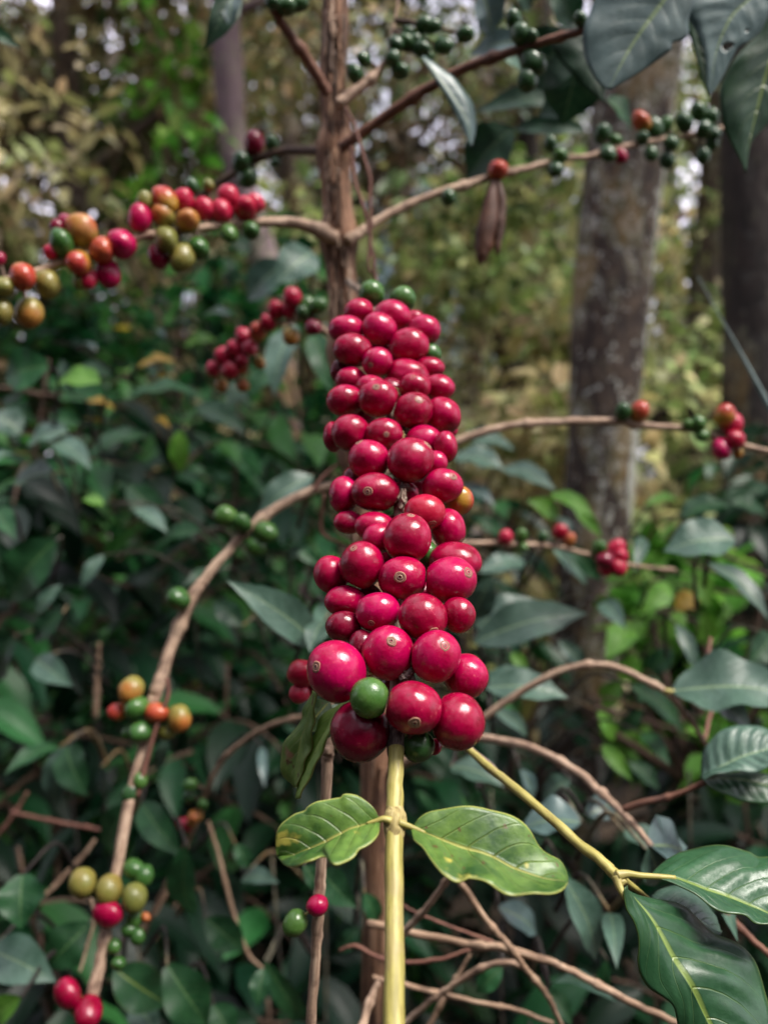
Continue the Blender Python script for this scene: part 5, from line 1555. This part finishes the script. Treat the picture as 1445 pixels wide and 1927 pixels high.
# the lichen-covered trunk on the right
lp = [(1262, -420, 150, 2.25), (1215, 60, 158, 2.2), (1185, 210, 160, 2.2), (1168, 350, 152, 2.2), (1150, 520, 146, 2.2), (1138, 700, 140, 2.2), (1126, 900, 134, 2.2), (1110, 1150, 132, 2.2), (1072, 1420, 134, 2.2), (1046, 1750, 142, 2.2), (1035, 2020, 165, 2.2)]
path = [[*P(x, y, d), w * 0.95 * d / F / 2] for x, y, w, d in lp][::-1]
path[0][2] = -0.05
for q in (1, 2):
    e = path[-1]
    path.append([e[0] + 0.12, e[1] + 0.02, e[2] + 0.9, e[3] * 0.9])
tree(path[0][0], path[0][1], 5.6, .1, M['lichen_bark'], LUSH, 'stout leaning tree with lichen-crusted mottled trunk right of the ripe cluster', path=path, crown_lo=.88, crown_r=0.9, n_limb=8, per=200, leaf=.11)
path = [[*P(x, y, 4.2), w * 4.2 / F / 2] for x, y, w in [(560, 1700, 64), (545, 1000, 62), (520, 600, 60), (490, 470, 58), (455, 360, 56), (437, 250, 54), (428, 100, 54), (422, -60, 52), (415, -400, 46)]]
path[0][2] = -0.05
tree(path[0][0], path[0][1], 6, .08, M['mauve_bark'], OLIVE, 'smooth purple-grey trunk bending upward left of the slender coffee trunk', path=path, crown_lo=.8, crown_r=1.5, n_limb=8, per=420, leaf=.12)
path = [[*P(x, y, 2.9), w * 2.9 / F / 2] for x, y, w in [(1440, 1900, 170), (1435, 1000, 150), (1430, 500, 140), (1425, 250, 135), (1420, -100, 130), (1410, -500, 120)]]
path[0][2] = -0.05
tree(path[0][0], path[0][1], 5, .1, M['dark_bark'], GREEN, 'black-brown shaded trunk at the right edge under the hanging leaves', path=path, crown_lo=.88, crown_r=.7, n_limb=6, per=160, leaf=.12)

PAL = [TAN, MIXED, BROWN, LUSH, OLIVE]
BK = ['brown_bark', 'mauve_bark', 'brown_bark', 'dark_bark']
far = [(-1.75, 5.2, 6.5, .09), (-2.9, 6.0, 7, .12), (-0.55, 7.2, 7.5, .11), (0.75, 5.8, 7, .09), (1.9, 5.6, 7, .11), (3.1, 7.4, 8, .13), (-4.4, 8.2, 8, .14), (-1.6, 9.0, 9, .14), (0.35, 9.2, 9, .13), (2.2, 9.4, 9, .14), (4.8, 10.2, 9, .16), (-6.0, 11, 10, .16), (-3.2, 12, 10, .17), (-0.6, 13, 10, .17), (1.9, 13.5, 10, .17), (4.6, 14, 10, .18), (7.4, 13, 10, .17), (-8, 15, 11, .2), (-2, 17, 11, .2), (3, 18, 11, .2)]
FL = {0: 'brown thin tree at the left with olive leaves behind the red and yellow cherries', 1: 'tree at the upper left edge with tan and brown leaves', 2: 'thin grey tree just left of the slender coffee trunk', 3: 'thin tree seen between the coffee trunk and the lichen trunk', 4: 'tree with green leaves right behind the lichen trunk'}
for i, (x, y, h, tr) in enumerate(far):
    tree(x, y, h, tr, M[BK[i % 4]], PAL[i % 5] if x < 0 else (PALE, MIXED)[i % 2], FL.get(i, 'distant blurred forest tree seen through the leaves'), group=None if i in FL else 'distant forest trees', lean=(random.uniform(-.4, .4), random.uniform(-.2, .3)), crown_lo=.26, crown_r=1.7 + .05 * y, n_limb=14, per=560 if x < 0 else 330, leaf=.085 + .003 * y)
random.seed(104)
rng = np.random.default_rng(104)
# unseen trees added beside and behind the camera to dim the sky light
for i, (x, y, h, tr) in enumerate([(-3.5, -.6, 6, .11), (-3.2, -2.6, 7, .13), (-1.2, -3.6, 7, .13), (1.6, -4.6, 7, .13), (4.4, -2.4, 7, .13), (4.8, 4.2, 8, .14), (-5, 3.6, 8, .14)]):
    tree(x, y, h, tr, M[BK[i % 4]], LUSH if i % 2 else GREEN, 'unseen tree added round the camera to dim sky light', group='unseen trees added to dim sky light', crown_lo=.22, crown_r=1.8, n_limb=14, per=520, leaf=.17)
tree(1.35, 1.15, 5.6, .10, M['brown_bark'], GREEN, 'unseen tree added so its crown shades the undergrowth', crown_lo=.62, crown_r=1.05, n_limb=14, per=620, leaf=.17)  # added out of view, crown placed to shadow the undergrowth
for i, (x, y) in enumerate([(-1.3, -.9), (-.4, -1.7), (.7, -1.9), (1.7, -1.3), (-1.8, .3), (-2.2, -2.0), (.2, -2.8), (2.6, -1.6), (-1.0, -2.6), (1.5, -2.6)]):  # low bushes added out of view to cut fill light on the cherries
    bush(x, y, 0, .75, 2.1, 1500, .14, GREEN, 'unseen bush added near the camera to dim sky light', group='unseen bushes added to dim sky light')
